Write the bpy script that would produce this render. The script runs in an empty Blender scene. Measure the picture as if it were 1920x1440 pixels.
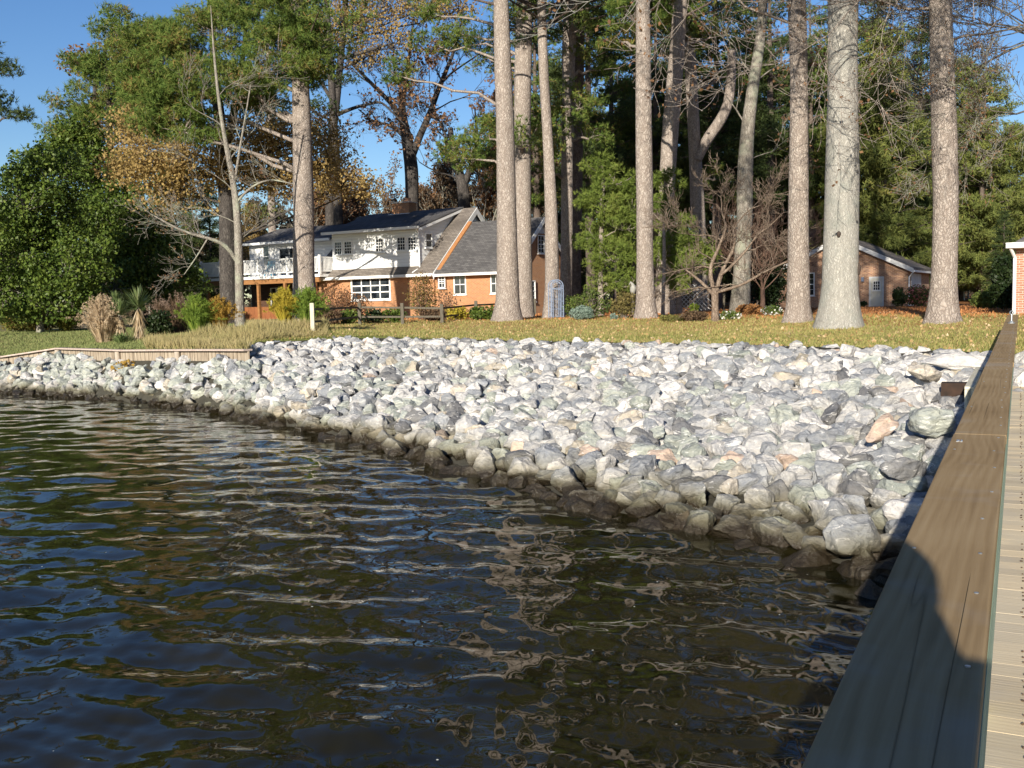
import bpy, bmesh, math, random
import numpy as np
from mathutils import Vector, Matrix
R=math.radians
random.seed(7); rng=np.random.default_rng(7)
S=bpy.context.scene; COL=S.collection
# ------------------------------------------------------------------ camera
FPX=1867.; PITCH=R(4.75); ROLL=R(1.3); CZ=1.25
fwd=np.array([0,math.cos(PITCH),-math.sin(PITCH)]); r0=np.array([1.,0,0]); u0=np.cross(r0,fwd)
RT=math.cos(ROLL)*r0-math.sin(ROLL)*u0; UP=math.sin(ROLL)*r0+math.cos(ROLL)*u0
CP=np.array([0,0,CZ])
cd=bpy.data.cameras.new('camera'); cam=bpy.data.objects.new('camera',cd); COL.objects.link(cam)
cd.sensor_width=36; cd.lens=36*FPX/1920; cd.clip_start=.05; cd.clip_end=5000
mw=Matrix.Identity(4)
for i in range(3):
    mw[i][0]=RT[i]; mw[i][1]=UP[i]; mw[i][2]=-fwd[i]; mw[i][3]=CP[i]
cam.matrix_world=mw
S.camera=cam
# ------------------------------------------------------------------ light
SUN_EL=R(18); SUN_AZ=R(18)      # rays travel towards azimuth +18 deg, falling 18 deg
w=bpy.data.worlds.new('World'); S.world=w; w.use_nodes=True
nt=w.node_tree; bg=nt.nodes['Background']; sky=nt.nodes.new('ShaderNodeTexSky'); sky.sky_type='NISHITA'
sky.sun_disc=False; sky.sun_elevation=SUN_EL; sky.sun_rotation=SUN_AZ+math.pi; sky.altitude=0; sky.air_density=1.0; sky.dust_density=.35; sky.ozone_density=3.0
hs=nt.nodes.new('ShaderNodeHueSaturation'); hs.inputs['Saturation'].default_value=1.2; hs.inputs['Hue'].default_value=.511; nt.links.new(sky.outputs[0],hs.inputs['Color']); nt.links.new(hs.outputs[0],bg.inputs[0]); bg.inputs[1].default_value=.08
sl=bpy.data.lights.new('sun','SUN'); sl.energy=5; sl.angle=R(.5); sl.color=(1,.92,.78)
so=bpy.data.objects.new('sun',sl); COL.objects.link(so)
sd=Vector((math.sin(SUN_AZ)*math.cos(SUN_EL),math.cos(SUN_AZ)*math.cos(SUN_EL),-math.sin(SUN_EL)))
so.rotation_euler=sd.to_track_quat('-Z','Y').to_euler()
S.view_settings.view_transform='Standard'; S.view_settings.look='None'; S.view_settings.gamma=1; S.view_settings.use_curve_mapping=False
S.view_settings.exposure=.76
# ------------------------------------------------------------------ pixel helpers (1920x1440 photograph)
def ray(x,y):
    d=fwd*FPX+RT*(x-960)-UP*(y-720); return d/d[1]
def at(x,y,d): return CP+ray(x,y)*d
def proj(p):
    v=np.asarray(p,float)-CP; z=v@fwd; return 960+FPX*(v@RT)/z, 720-FPX*(v@UP)/z
def azpx(x): r=ray(x,570); return math.atan2(r[0],r[1])
def sm(t): t=np.clip(t,0,1); return t*t*(3-2*t)
WZ=-1.5
WL=[(-900,60),(-400,46),(0,38.1),(250,31.5),(450,25.5),(600,21.4),(750,18.3),(900,15.6),(1000,14.3),(1150,12.8),(1300,11.9),(1450,11.2),(1600,10.5),(1700,10.1),(1900,9.4),(2300,9.0),(3500,9)]
CR=[(-900,66,-.9),(-400,50,-.8),(0,41,-.66),(105,39.5,-.38),(230,34.6,-.36),(462,28.6,-.24),(466,31.3,.1),(480,31.6,.16),(700,33.5,.12),(1000,30.6,0),(1300,27,0),(1600,24.3,0),(1850,22.1,0),(2100,20.5,0),(3500,20,0)]
waz=np.array([azpx(a[0]) for a in WL]); wr=np.array([a[1] for a in WL])
caz=np.array([azpx(a[0]) for a in CR]); cr=np.array([a[1] for a in CR]); czz=np.array([a[2] for a in CR])
BKA=azpx(462.5)
def shore(az): return np.interp(az,waz,wr),np.interp(az,caz,cr),np.interp(az,caz,czz)
def ground_z(x,y):
    x=np.asarray(x,float); y=np.asarray(y,float)
    r=np.hypot(x,y); az=np.arctan2(x,y); w_,c_,z_=shore(az)
    t=(r-w_)/(c_-w_)
    slope=WZ+(z_-WZ)*(.12*np.clip(t,0,1)+.88*np.clip(t,0,1)**.85)
    under=WZ-np.clip(w_-r,0,3)*.45
    left=az<BKA
    lawn0=np.where(left,z_+.3,z_)
    far=np.where(left,.1,.45)
    far=np.interp(az,[azpx(100),azpx(520)],[.1,.45])
    land=lawn0+(far-lawn0)*sm((r-c_)/np.where(left,20,11))
    mx,my=-8.3,34.5
    land=land+.42*np.exp(-(((x-mx)/3.2)**2+((y-my)/2.2)**2))+.15*np.exp(-(((x+12.5)/2.5)**2+((y-38)/1.8)**2))
    land=land+.02*np.sin(x*.9+1)*np.sin(y*.7)
    land=np.where(left&(r<c_+.3),z_,land)
    z=np.where(t<=0,under,np.where(t<=1,slope,land))
    return z
def hit(px,py,d0=22):
    d=d0; r=ray(px,py)
    while d<140:
        p=CP+r*d
        if p[2]<=ground_z(p[0],p[1]): return p
        d+=.15
    return p
# ------------------------------------------------------------------ object helpers
def tag(o,label=None,cat=None,group=None,kind=None):
    if label:o['label']=label
    if cat:o['category']=cat
    if group:o['group']=group
    if kind:o['kind']=kind
    return o
def empty(name,loc,rz=0,label=None,cat=None,group=None,scale=1):
    o=bpy.data.objects.new(name,None); COL.objects.link(o); o.location=Vector([float(a) for a in loc]); o.rotation_euler=(0,0,rz); o.scale=(scale,)*3
    o.empty_display_size=.1
    return tag(o,label,cat,group)
def link(name,me,m=None,parent=None,smooth=False):
    if m is not None and not me.materials: me.materials.append(m)
    o=bpy.data.objects.new(name,me); COL.objects.link(o)
    if parent is not None: o.parent=parent
    return o
def fmesh(name,V,F,smooth=False):
    """fast mesh; V (n,3), F (m,k) all same size"""
    V=np.asarray(V,np.float32); F=np.asarray(F,np.int32); k=F.shape[1]
    me=bpy.data.meshes.new(name); me.vertices.add(len(V)); me.vertices.foreach_set('co',V.ravel())
    me.loops.add(F.size); me.loops.foreach_set('vertex_index',F.ravel())
    me.polygons.add(len(F)); me.polygons.foreach_set('loop_start',np.arange(0,F.size,k,dtype=np.int32))
    me.polygons.foreach_set('use_smooth',np.full(len(F),smooth)); me.update(calc_edges=True); return me
class MB:
    """collects boxes, tubes, prisms -> one mesh"""
    def __init__(s): s.v=[]; s.f=[]
    def add(s,V,F):
        b=len(s.v); s.v+= [tuple(map(float,a)) for a in V]; s.f+=[tuple(i+b for i in f) for f in F]; return s
    def box(s,x0,x1,y0,y1,z0,z1):
        V=[(x,y,z) for z in(z0,z1) for y in(y0,y1) for x in(x0,x1)]
        return s.add(V,[(0,2,3,1),(4,5,7,6),(0,1,5,4),(2,6,7,3),(0,4,6,2),(1,3,7,5)])
    def bar(s,a,b,wd,h):
        a=Vector(a);b=Vector(b);d=(b-a).normalized(); upv=Vector((0,0,1)) if abs(d.z)<.95 else Vector((1,0,0))
        q=d.cross(upv).normalized()*wd/2; u=q.cross(d).normalized()*h/2
        V=[p+i*q+j*u for p in(a,b) for i,j in((-1,-1),(1,-1),(1,1),(-1,1))]
        return s.add(V,[(3,2,1,0),(4,5,6,7),(0,1,5,4),(1,2,6,5),(2,3,7,6),(3,0,4,7)])
    def tube(s,pts,rad,n=8,cap=True):
        pts=[Vector([float(c) for c in p]) for p in pts]; base=len(s.v)
        for i,p in enumerate(pts):
            d=(pts[min(i+1,len(pts)-1)]-pts[max(i-1,0)]).normalized()
            a=d.cross(Vector((0,1,0)) if abs(d.y)<.9 else Vector((1,0,0))).normalized(); b=d.cross(a)
            r=rad[i] if hasattr(rad,'__len__') else rad
            for k in range(n):
                t=2*math.pi*k/n; s.v.append(tuple(p+(a*math.cos(t)+b*math.sin(t))*r))
        for i in range(len(pts)-1):
            for k in range(n):
                k2=(k+1)%n; s.f.append((base+i*n+k,base+i*n+k2,base+(i+1)*n+k2,base+(i+1)*n+k))
        if cap:
            s.f.append(tuple(base+k for k in range(n))[::-1]); s.f.append(tuple(base+(len(pts)-1)*n+k for k in range(n)))
        return s
    def prism(s,poly,axis,a,b):
        """poly: 2D outline; extruded from a to b along axis ('x': poly=(y,z), 'y': poly=(x,z))"""
        n=len(poly)
        mk=(lambda p,t:(t,p[0],p[1])) if axis=='x' else ((lambda p,t:(p[0],t,p[1])) if axis=='y' else (lambda p,t:(p[0],p[1],t)))
        V=[mk(p,a) for p in poly]+[mk(p,b) for p in poly]
        return s.add(V,[tuple(range(n))[::-1],tuple(range(n,2*n))]+[(i,(i+1)%n,(i+1)%n+n,i+n) for i in range(n)])
    def mesh(s,name,smooth=False,fix=True):
        me=bpy.data.meshes.new(name); me.from_pydata(s.v,[],s.f)
        if fix:
            bm=bmesh.new(); bm.from_mesh(me); bmesh.ops.recalc_face_normals(bm,faces=bm.faces); bm.to_mesh(me); bm.free()
        if smooth: me.polygons.foreach_set('use_smooth',[True]*len(me.polygons))
        me.update(); return me
    def build(s,name,m,parent=None,smooth=False,bev=0):
        o=link(name,s.mesh(name,smooth),m,parent)
        if bev:
            b=o.modifiers.new('bevel','BEVEL'); b.width=bev; b.segments=2; b.limit_method='ANGLE'
        return o
# ------------------------------------------------------------------ materials
def nd(nt,t,**k):
    n=nt.nodes.new(t)
    for a,b in k.items(): setattr(n,a,b)
    return n
def ramp(nt,fac,cols,interp='LINEAR'):
    r=nd(nt,'ShaderNodeValToRGB'); r.color_ramp.interpolation=interp; el=r.color_ramp.elements
    while len(el)<len(cols): el.new(.5)
    for i,c in enumerate(cols):
        if len(c)==4: el[i].position=c[0]; el[i].color=(*c[1:],1)
        else: el[i].position=i/(len(cols)-1); el[i].color=(*c,1)
    nt.links.new(fac,r.inputs[0]); return r.outputs[0]
def noise(nt,vec,scale,detail=4,rough=.55,dist=0):
    n=nd(nt,'ShaderNodeTexNoise'); n.inputs['Scale'].default_value=scale; n.inputs['Detail'].default_value=detail; n.inputs['Roughness'].default_value=rough; n.inputs['Distortion'].default_value=dist
    nt.links.new(vec,n.inputs['Vector']); return n.outputs['Fac']
def mapv(nt,vec,sc): 
    m=nd(nt,'ShaderNodeMapping'); m.inputs['Scale'].default_value=sc; nt.links.new(vec,m.inputs[0]); return m.outputs[0]
def mixc(nt,f,a,b,mode='MIX'):
    m=nd(nt,'ShaderNodeMix',data_type='RGBA',blend_type=mode)
    for i,v in((0,f),(6,a),(7,b)):
        if isinstance(v,(int,float)): m.inputs[i].default_value=v
        elif isinstance(v,tuple): m.inputs[i].default_value=(*v,1)
        else: nt.links.new(v,m.inputs[i])
    return m.outputs[2]
def mth(nt,op,a,b=0.):
    m=nd(nt,'ShaderNodeMath',operation=op)
    for i,v in((0,a),(1,b)):
        if isinstance(v,(int,float)): m.inputs[i].default_value=v
        else: nt.links.new(v,m.inputs[i])
    return m.outputs[0]
def newmat(name,rough=.8,spec=.3):
    m=bpy.data.materials.new(name); m.use_nodes=True; nt=m.node_tree; p=nt.nodes['Principled BSDF']
    p.inputs['Roughness'].default_value=rough; p.inputs['Specular IOR Level'].default_value=spec
    return m,nt,p
def bump(nt,p,h,dist,st=1.):
    b=nd(nt,'ShaderNodeBump'); b.inputs['Distance'].default_value=dist; b.inputs['Strength'].default_value=st
    nt.links.new(h,b.inputs['Height']); nt.links.new(b.outputs[0],p.inputs['Normal'])
def mat(name,cols,scale=3,stretch=(1,1,1),rough=.8,bd=0,bs=None,spec=.3,detail=5,world=False,dist=0):
    m,nt,p=newmat(name,rough,spec)
    if world: v=nd(nt,'ShaderNodeNewGeometry').outputs['Position']
    else: v=nd(nt,'ShaderNodeTexCoord').outputs['Object']
    v=mapv(nt,v,stretch); n=noise(nt,v,scale,detail,dist=dist)
    nt.links.new(ramp(nt,n,[(.3,*cols[0])]+[(.3+.4*(i+1)/(len(cols)-1),*c) for i,c in enumerate(cols[1:])]),p.inputs['Base Color'])
    if bd: bump(nt,p,noise(nt,v,bs or scale*4,5),bd)
    return m
def leafmat(name,cols,scale=.35,trans=.35,rough=.8,clump=.5):
    """random colour per leaf plus a slow clump variation"""
    m,nt,p=newmat(name,rough,.25); g=nd(nt,'ShaderNodeNewGeometry')
    n=noise(nt,g.outputs['Position'],scale*2.2,3)
    f=mth(nt,'ADD',mth(nt,'MULTIPLY',g.outputs['Random Per Island'],1-clump),mth(nt,'MULTIPLY',mth(nt,'SUBTRACT',mth(nt,'MULTIPLY',n,2.2),.6),clump))
    c=ramp(nt,f,cols); nt.links.new(c,p.inputs['Base Color'])
    t=nd(nt,'ShaderNodeBsdfTranslucent'); nt.links.new(c,t.inputs[0]); mx=nd(nt,'ShaderNodeMixShader'); mx.inputs[0].default_value=trans
    nt.links.new(p.outputs[0],mx.inputs[1]); nt.links.new(t.outputs[0],mx.inputs[2]); nt.links.new(mx.outputs[0],nt.nodes['Material Output'].inputs[0]); return m
def barkmat(name,a,b,c,plate=(7,7,2.2),bd=.02,lich=None,edge=.78):
    m,nt,p=newmat(name,.9,.15); v=nd(nt,'ShaderNodeTexCoord').outputs['Object']
    vn=nd(nt,'ShaderNodeVectorMath',operation='ADD'); nn=nd(nt,'ShaderNodeTexNoise'); nn.inputs['Scale'].default_value=5; nn.inputs['Detail'].default_value=5; nt.links.new(v,nn.inputs['Vector'])
    sc=nd(nt,'ShaderNodeVectorMath',operation='SCALE'); sc.inputs['Scale'].default_value=.3; nt.links.new(nn.outputs['Color'],sc.inputs[0]); nt.links.new(v,vn.inputs[0]); nt.links.new(sc.outputs[0],vn.inputs[1])
    vo=nd(nt,'ShaderNodeTexVoronoi',feature='DISTANCE_TO_EDGE'); vo.inputs['Scale'].default_value=1; nt.links.new(mapv(nt,vn.outputs[0],plate),vo.inputs['Vector'])
    vc=nd(nt,'ShaderNodeTexVoronoi'); vc.inputs['Scale'].default_value=1; nt.links.new(mapv(nt,vn.outputs[0],plate),vc.inputs['Vector'])
    e=mth(nt,'MULTIPLY',vo.outputs['Distance'],3.6)
    cell=ramp(nt,nd(nt,'ShaderNodeSeparateColor').outputs[0] if 0 else noise(nt,mapv(nt,v,(plate[0]*.5,plate[1]*.5,plate[2]*.5)),1.3,6),[(.3,*a),(.5,*b),(.72,*c)])
    hs=nd(nt,'ShaderNodeSeparateColor'); nt.links.new(vc.outputs['Color'],hs.inputs[0])
    cell=mixc(nt,mth(nt,'MULTIPLY',hs.outputs[0],.22),cell,c)
    dark=tuple(x*edge for x in a)
    col=mixc(nt,ramp(nt,e,[(0,0,0,0),(.55,1,1,1)]),dark,cell)
    if lich:
        col=mixc(nt,ramp(nt,noise(nt,v,1.6,5),[(.5,0,0,0),(.66,1,1,1)]),col,lich)
    nt.links.new(col,p.inputs['Base Color'])
    bump(nt,p,mth(nt,'ADD',mth(nt,'MINIMUM',e,1.),noise(nt,v,30,4)),bd); return m
pine_bark=barkmat('pine_bark',(.25,.205,.175),(.34,.29,.255),(.43,.38,.335),(13,13,5),.02)
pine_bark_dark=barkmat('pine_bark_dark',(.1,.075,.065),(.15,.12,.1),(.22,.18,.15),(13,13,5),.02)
oak_bark=barkmat('pale_oak_bark',(.3,.285,.255),(.38,.365,.33),(.45,.43,.39),(26,26,2),.014,lich=(.3,.3,.27),edge=.86)
grey_bark=barkmat('grey_bark',(.17,.15,.125),(.26,.235,.2),(.36,.33,.29),(14,14,3),.012,lich=(.3,.31,.24))
warm_bark=barkmat('warm_twig_bark',(.13,.095,.07),(.21,.16,.125),(.3,.24,.19),(14,14,3),.01)
dark_bark=barkmat('dark_bark',(.04,.036,.034),(.075,.065,.06),(.12,.11,.1),(12,12,3),.012)
twig_red=mat('reddish_twigs',[(.1,.06,.045),(.2,.125,.09)],4)
twig_grey=mat('grey_twigs',[(.12,.1,.085),(.26,.23,.19)],4)
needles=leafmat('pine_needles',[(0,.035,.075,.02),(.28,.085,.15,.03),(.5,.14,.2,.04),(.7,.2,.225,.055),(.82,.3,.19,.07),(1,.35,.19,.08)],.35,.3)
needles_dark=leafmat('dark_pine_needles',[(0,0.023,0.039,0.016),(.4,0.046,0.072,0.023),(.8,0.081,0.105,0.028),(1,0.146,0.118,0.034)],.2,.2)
needles_light=leafmat('light_pine_needles',[(0,.07,.12,.025),(.4,.15,.21,.04),(.75,.24,.29,.065),(1,.34,.33,.1)],.4,.4)
needles_olive=leafmat('olive_needles',[(0,0.078,0.112,0.034),(.4,0.147,0.180,0.047),(.8,0.241,0.255,0.068),(1,0.345,0.255,0.081)],.25,.3)
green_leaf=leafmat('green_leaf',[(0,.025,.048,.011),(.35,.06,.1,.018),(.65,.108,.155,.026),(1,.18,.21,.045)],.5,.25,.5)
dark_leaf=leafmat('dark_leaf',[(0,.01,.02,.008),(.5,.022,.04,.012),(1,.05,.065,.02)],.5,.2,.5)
gold_leaf=leafmat('golden_leaf',[(0,.15,.1,.045),(.3,.3,.21,.08),(.6,.44,.32,.12),(.8,.34,.23,.11),(1,.2,.2,.07)],.4,.4)
rust_leaf=leafmat('rust_leaf',[(0,0.110,0.057,0.036),(.5,0.220,0.120,0.061),(1,0.352,0.202,0.097)],.4,.35)
brown_leaf=leafmat('brown_leaf',[(0,.07,.045,.03),(.5,.13,.085,.05),(1,.22,.14,.08)],.4,.3)
yellow_plume=leafmat('yellow_plume',[(0,.3,.26,.03),(.5,.45,.38,.05),(1,.55,.4,.06)],.8,.4)
green_plume=leafmat('green_plume',[(0,.1,.17,.03),(.5,.19,.28,.045),(1,.32,.36,.06)],.8,.4)
orange_plume=leafmat('orange_plume',[(0,.26,.17,.04),(.5,.42,.27,.06),(1,.5,.32,.06)],.8,.4)
tan_grass=leafmat('tan_grass',[(0,.34,.25,.15),(.5,.54,.42,.28),(1,.66,.55,.4)],.8,.35)
plume_brown=leafmat('brown_plume',[(0,.16,.1,.07),(.5,.28,.2,.15),(1,.42,.33,.27)],.8,.35)
blue_leaf=leafmat('blue_green_leaf',[(0,.12,.18,.14),(1,.3,.38,.32)],.8,.3)
yucca_leaf=leafmat('yucca_leaf',[(0,.07,.11,.04),(.6,.14,.19,.07),(1,.32,.32,.16)],.8,.2,.4)
dry_leaf=leafmat('dry_leaf',[(0,.24,.16,.08),(.5,.42,.32,.2),(1,.6,.52,.4)],.8,.3)
pink_leaf=leafmat('pink_flower_shrub_leaf',[(0,.04,.06,.02),(.55,.08,.1,.03),(.7,.35,.12,.12),(1,.5,.22,.2)],.8,.3,.6,.25)
white_flower=leafmat('white_flower',[(0,.75,.75,.7),(1,.85,.84,.78)],.8,.3)
white_paint=mat('white_paint',[(.76,.76,.75),(.82,.82,.81)],2,rough=.5)
grey_trim=mat('weathered_white_trim',[(.5,.5,.5),(.66,.66,.66)],2,rough=.6)
red_wood=mat('brown_stained_wood',[(.2,.09,.035),(.32,.16,.06)],3,(1,1,4),rough=.7)
dark_panel=mat('dark_stained_panel',[(.05,.025,.016),(.1,.05,.03)],3,(1,1,4),rough=.7)
galv=mat('galvanised_steel',[(.35,.38,.42),(.55,.58,.62)],20,rough=.35); galv.node_tree.nodes['Principled BSDF'].inputs['Metallic'].default_value=.8
iron_blue=mat('blue_grey_iron',[(.17,.21,.3),(.25,.3,.4)],8,rough=.5)
terracotta=mat('terracotta',[(.5,.25,.14),(.62,.36,.22)],6)
blue_fabric=mat('blue_fabric',[(.05,.3,.5),(.12,.5,.65)],8)
old_post=mat('shaded_weathered_fence_wood',[(.05,.042,.03),(.12,.105,.08),(.08,.075,.06)],4,(6,6,1),rough=.9,bd=.01)  # weathered wood, with the shrubs' shade on the rails darkened into its colour
pale_post=mat('pale_fence_wood',[(.4,.36,.26),(.56,.52,.4)],4,(6,6,1),rough=.9)
garage_door_paint=mat('cream_door_paint',[(.55,.52,.45),(.64,.61,.53)],2,rough=.5)
curtain=mat('curtain_cloth',[(.4,.42,.45),(.6,.62,.64)],5,(6,6,.3),rough=.9)
def glass():
    m,nt,p=newmat('window_glass',.04,.9); v=nd(nt,'ShaderNodeTexCoord').outputs['Object']
    nt.links.new(ramp(nt,noise(nt,v,1.7,2),[(.4,.01,.013,.018),(.62,.05,.06,.07)]),p.inputs['Base Color']); return m
glassm=glass()
def brick(name,a,b,mortar):
    m,nt,p=newmat(name,.85,.2); v=nd(nt,'ShaderNodeTexCoord').outputs['Object']; s=nd(nt,'ShaderNodeSeparateXYZ'); nt.links.new(v,s.inputs[0])
    c=nd(nt,'ShaderNodeCombineXYZ'); nt.links.new(mth(nt,'ADD',s.outputs[0],s.outputs[1]),c.inputs[0]); nt.links.new(s.outputs[2],c.inputs[1])
    bt=nd(nt,'ShaderNodeTexBrick'); nt.links.new(c.outputs[0],bt.inputs['Vector']); bt.inputs['Scale'].default_value=1
    bt.inputs['Brick Width'].default_value=.21; bt.inputs['Row Height'].default_value=.072; bt.inputs['Mortar Size'].default_value=.009; bt.inputs['Bias'].default_value=-.1
    bt.inputs['Color1'].default_value=(*a,1); bt.inputs['Color2'].default_value=(*b,1); bt.inputs['Mortar'].default_value=(*mortar,1)
    n=noise(nt,v,.7,5); nt.links.new(mixc(nt,mth(nt,'MULTIPLY',n,.5),bt.outputs[0],mixc(nt,.55,a,(.12,.06,.04))),p.inputs['Base Color'])
    bump(nt,p,bt.outputs['Fac'],-.008); return m
brick_orange=brick('orange_brick',(.52,.24,.1),(.4,.17,.075),(.42,.34,.26))
brick_garage=brick('mixed_tan_brick',(.55,.3,.17),(.24,.1,.06),(.6,.52,.42))
brick_red=brick('red_brick',(.4,.2,.13),(.28,.13,.09),(.6,.54,.46))
def shingle(name,a,b):
    m,nt,p=newmat(name,.9,.2); v=nd(nt,'ShaderNodeTexCoord').outputs['Object']
    s=nd(nt,'ShaderNodeSeparateXYZ'); nt.links.new(v,s.inputs[0]); c=nd(nt,'ShaderNodeCombineXYZ'); nt.links.new(s.outputs[0],c.inputs[0]); nt.links.new(s.outputs[2],c.inputs[1])
    bt=nd(nt,'ShaderNodeTexBrick'); nt.links.new(c.outputs[0],bt.inputs['Vector']); bt.inputs['Scale'].default_value=1
    bt.inputs['Brick Width'].default_value=.3; bt.inputs['Row Height'].default_value=.1; bt.inputs['Mortar Size'].default_value=.008
    bt.inputs['Color1'].default_value=(*a,1); bt.inputs['Color2'].default_value=(*b,1); bt.inputs['Mortar'].default_value=(*[x*.5 for x in a],1)
    col=mixc(nt,ramp(nt,noise(nt,v,.5,5),[(.45,0,0,0),(.7,1,1,1)]),bt.outputs[0],tuple(x*.7 for x in a))
    nt.links.new(col,p.inputs['Base Color']); bump(nt,p,bt.outputs['Fac'],-.01); return m
roof_dark=shingle('dark_shingles',(.085,.082,.085),(.14,.135,.135))
roof_strip=shingle('brown_grey_shingles',(.15,.13,.115),(.23,.2,.175))
def siding(name,c):
    m,nt,p=newmat(name,.55,.3); v=nd(nt,'ShaderNodeTexCoord').outputs['Object']; s=nd(nt,'ShaderNodeSeparateXYZ'); nt.links.new(v,s.inputs[0])
    f=mth(nt,'FRACT',mth(nt,'MULTIPLY',s.outputs[2],5.)); bump(nt,p,f,-.02)
    nt.links.new(mixc(nt,ramp(nt,f,[(0,1,1,1),(.1,0,0,0)]),c,tuple(x*.6 for x in c)),p.inputs['Base Color']); return m
sidingm=siding('white_siding',(.8,.8,.79))
straw_roof=mat('pine_straw_litter',[(.3,.13,.05),(.42,.2,.08)],9)
flower_mix=white_flower
# ------------------------------------------------------------------ foliage / branch generators (numpy)
def rdir(n):
    v=rng.normal(size=(n,3)); return v/np.linalg.norm(v,axis=1)[:,None]
def leaves(C,size,asp=.6,up=0.):
    """quads at centres C"""
    n=len(C); a=rdir(n); nrm=rdir(n); nrm[:,2]+=up; b=np.cross(a,nrm); b/=np.linalg.norm(b,axis=1)[:,None]+1e-9
    s=(size*rng.uniform(.6,1.35,n))[:,None]; a=a*s*.5; b=b*s*.5*asp
    V=np.stack([C-a,C+b*1.0-a*.1,C+a,C-b-a*.1],1).reshape(-1,3); F=np.arange(4*n).reshape(-1,4); return V,F
def tufts(C,ln,k=8,wd=.03,droop=.0,axis=None):
    """needle tufts: k thin triangles fanning out of every centre"""
    n=len(C); D=rdir(n) if axis is None else axis+rdir(n)*.5
    d=np.repeat(D,k,0)+rdir(n*k)*.75; d[:,2]+=.15-droop; d/=np.linalg.norm(d,axis=1)[:,None]
    b=np.cross(d,rdir(n*k)); b/=np.linalg.norm(b,axis=1)[:,None]; O=np.repeat(C,k,0); L=(ln*rng.uniform(.6,1.2,n*k))[:,None]
    V=np.stack([O-b*wd*.5,O+b*wd*.5,O+d*L],1).reshape(-1,3); return V,np.arange(3*n*k).reshape(-1,3)
def inell(n,c,r,shell=.5):
    d=rdir(n); t=rng.uniform(0,1,n)**(1/3.); t=t*(1-shell)+shell*(.55+.45*t); return np.asarray(c)+d*t[:,None]*np.asarray(r)
def clumps(cs,n,r,flat=.6):
    """n points round every centre"""
    cs=np.asarray(cs); k=np.repeat(cs,n,0); rr=r if np.ndim(r) else np.full(len(cs),r); rr=np.repeat(rr,n)[:,None]
    return k+inell(len(k),(0,0,0),(1,1,flat),.3)*rr
def segs(P0,P1,R0,R1,n=4):
    P0=np.asarray(P0,float);P1=np.asarray(P1,float);R0=np.asarray(R0)[:,None];R1=np.asarray(R1)[:,None]
    d=P1-P0; d/=np.linalg.norm(d,axis=1)[:,None]+1e-9; ref=np.where(np.abs(d[:,2:3])<.9,[[0,0,1.]],[[1.,0,0]]); a=np.cross(d,ref); a/=np.linalg.norm(a,axis=1)[:,None]; b=np.cross(d,a)
    V=[]; 
    for P,Rr in((P0,R0),(P1,R1)):
        for k in range(n):
            t=2*math.pi*k/n; V.append(P+(a*math.cos(t)+b*math.sin(t))*Rr)
    V=np.stack(V,1); m=len(P0); F=np.array([[k,(k+1)%n,n+(k+1)%n,n+k] for k in range(n)]); F=(np.arange(m)*2*n)[:,None,None]+F[None]
    return V.reshape(-1,3),F.reshape(-1,4)
def merge(parts):
    V=[];F=[];b=0
    for v,f in parts: V.append(v);F.append(f+b);b+=len(v)
    return np.concatenate(V),np.concatenate(F)
def grow(p,d,L,r,depth,out,tips,spread=.55,up=.12,kink=.16,nseg=4,kids=(2,4),decay=.68,rng_=None,minr=.006):
    rn=rng_ or random; p=Vector(p); d=Vector(d).normalized()
    pts=[p.copy()]; rad=[r]
    for i in range(nseg):
        d=(d+Vector((rn.gauss(0,kink),rn.gauss(0,kink),rn.gauss(0,kink)+up*.35))).normalized(); p=p+d*L/nseg; r2=max(minr,r*(1-.5*(i+1)/nseg))
        out.append((tuple(pts[-1]),tuple(p),rad[-1],r2)); pts.append(p.copy()); rad.append(r2)
    if depth<=0: tips.append(tuple(p)); tips.append(tuple(pts[len(pts)//2])); return
    for k in range(rn.randint(*kids)+1):
        i=rn.randint(max(1,nseg//3),nseg) if k else nseg
        ax=Vector((rn.gauss(0,1),rn.gauss(0,1),rn.gauss(0,1))); side=d.cross(ax).normalized()
        nd_=(d*math.cos(spread)+side*math.sin(spread)*(1 if k else .5)+Vector((0,0,up))).normalized()
        grow(pts[i],nd_,L*decay*rn.uniform(.75,1.15),max(minr,rad[i]*(.62 if k else .8)),depth-1,out,tips,spread,up,kink,nseg,kids,decay,rn,minr)
def segmesh(name,out,n=4):
    a=np.array([o[0] for o in out]);b=np.array([o[1] for o in out]);ra=np.array([o[2] for o in out]);rb=np.array([o[3] for o in out])
    V,F=segs(a,b,ra,rb,n); return fmesh(name,V,F,True)
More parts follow.
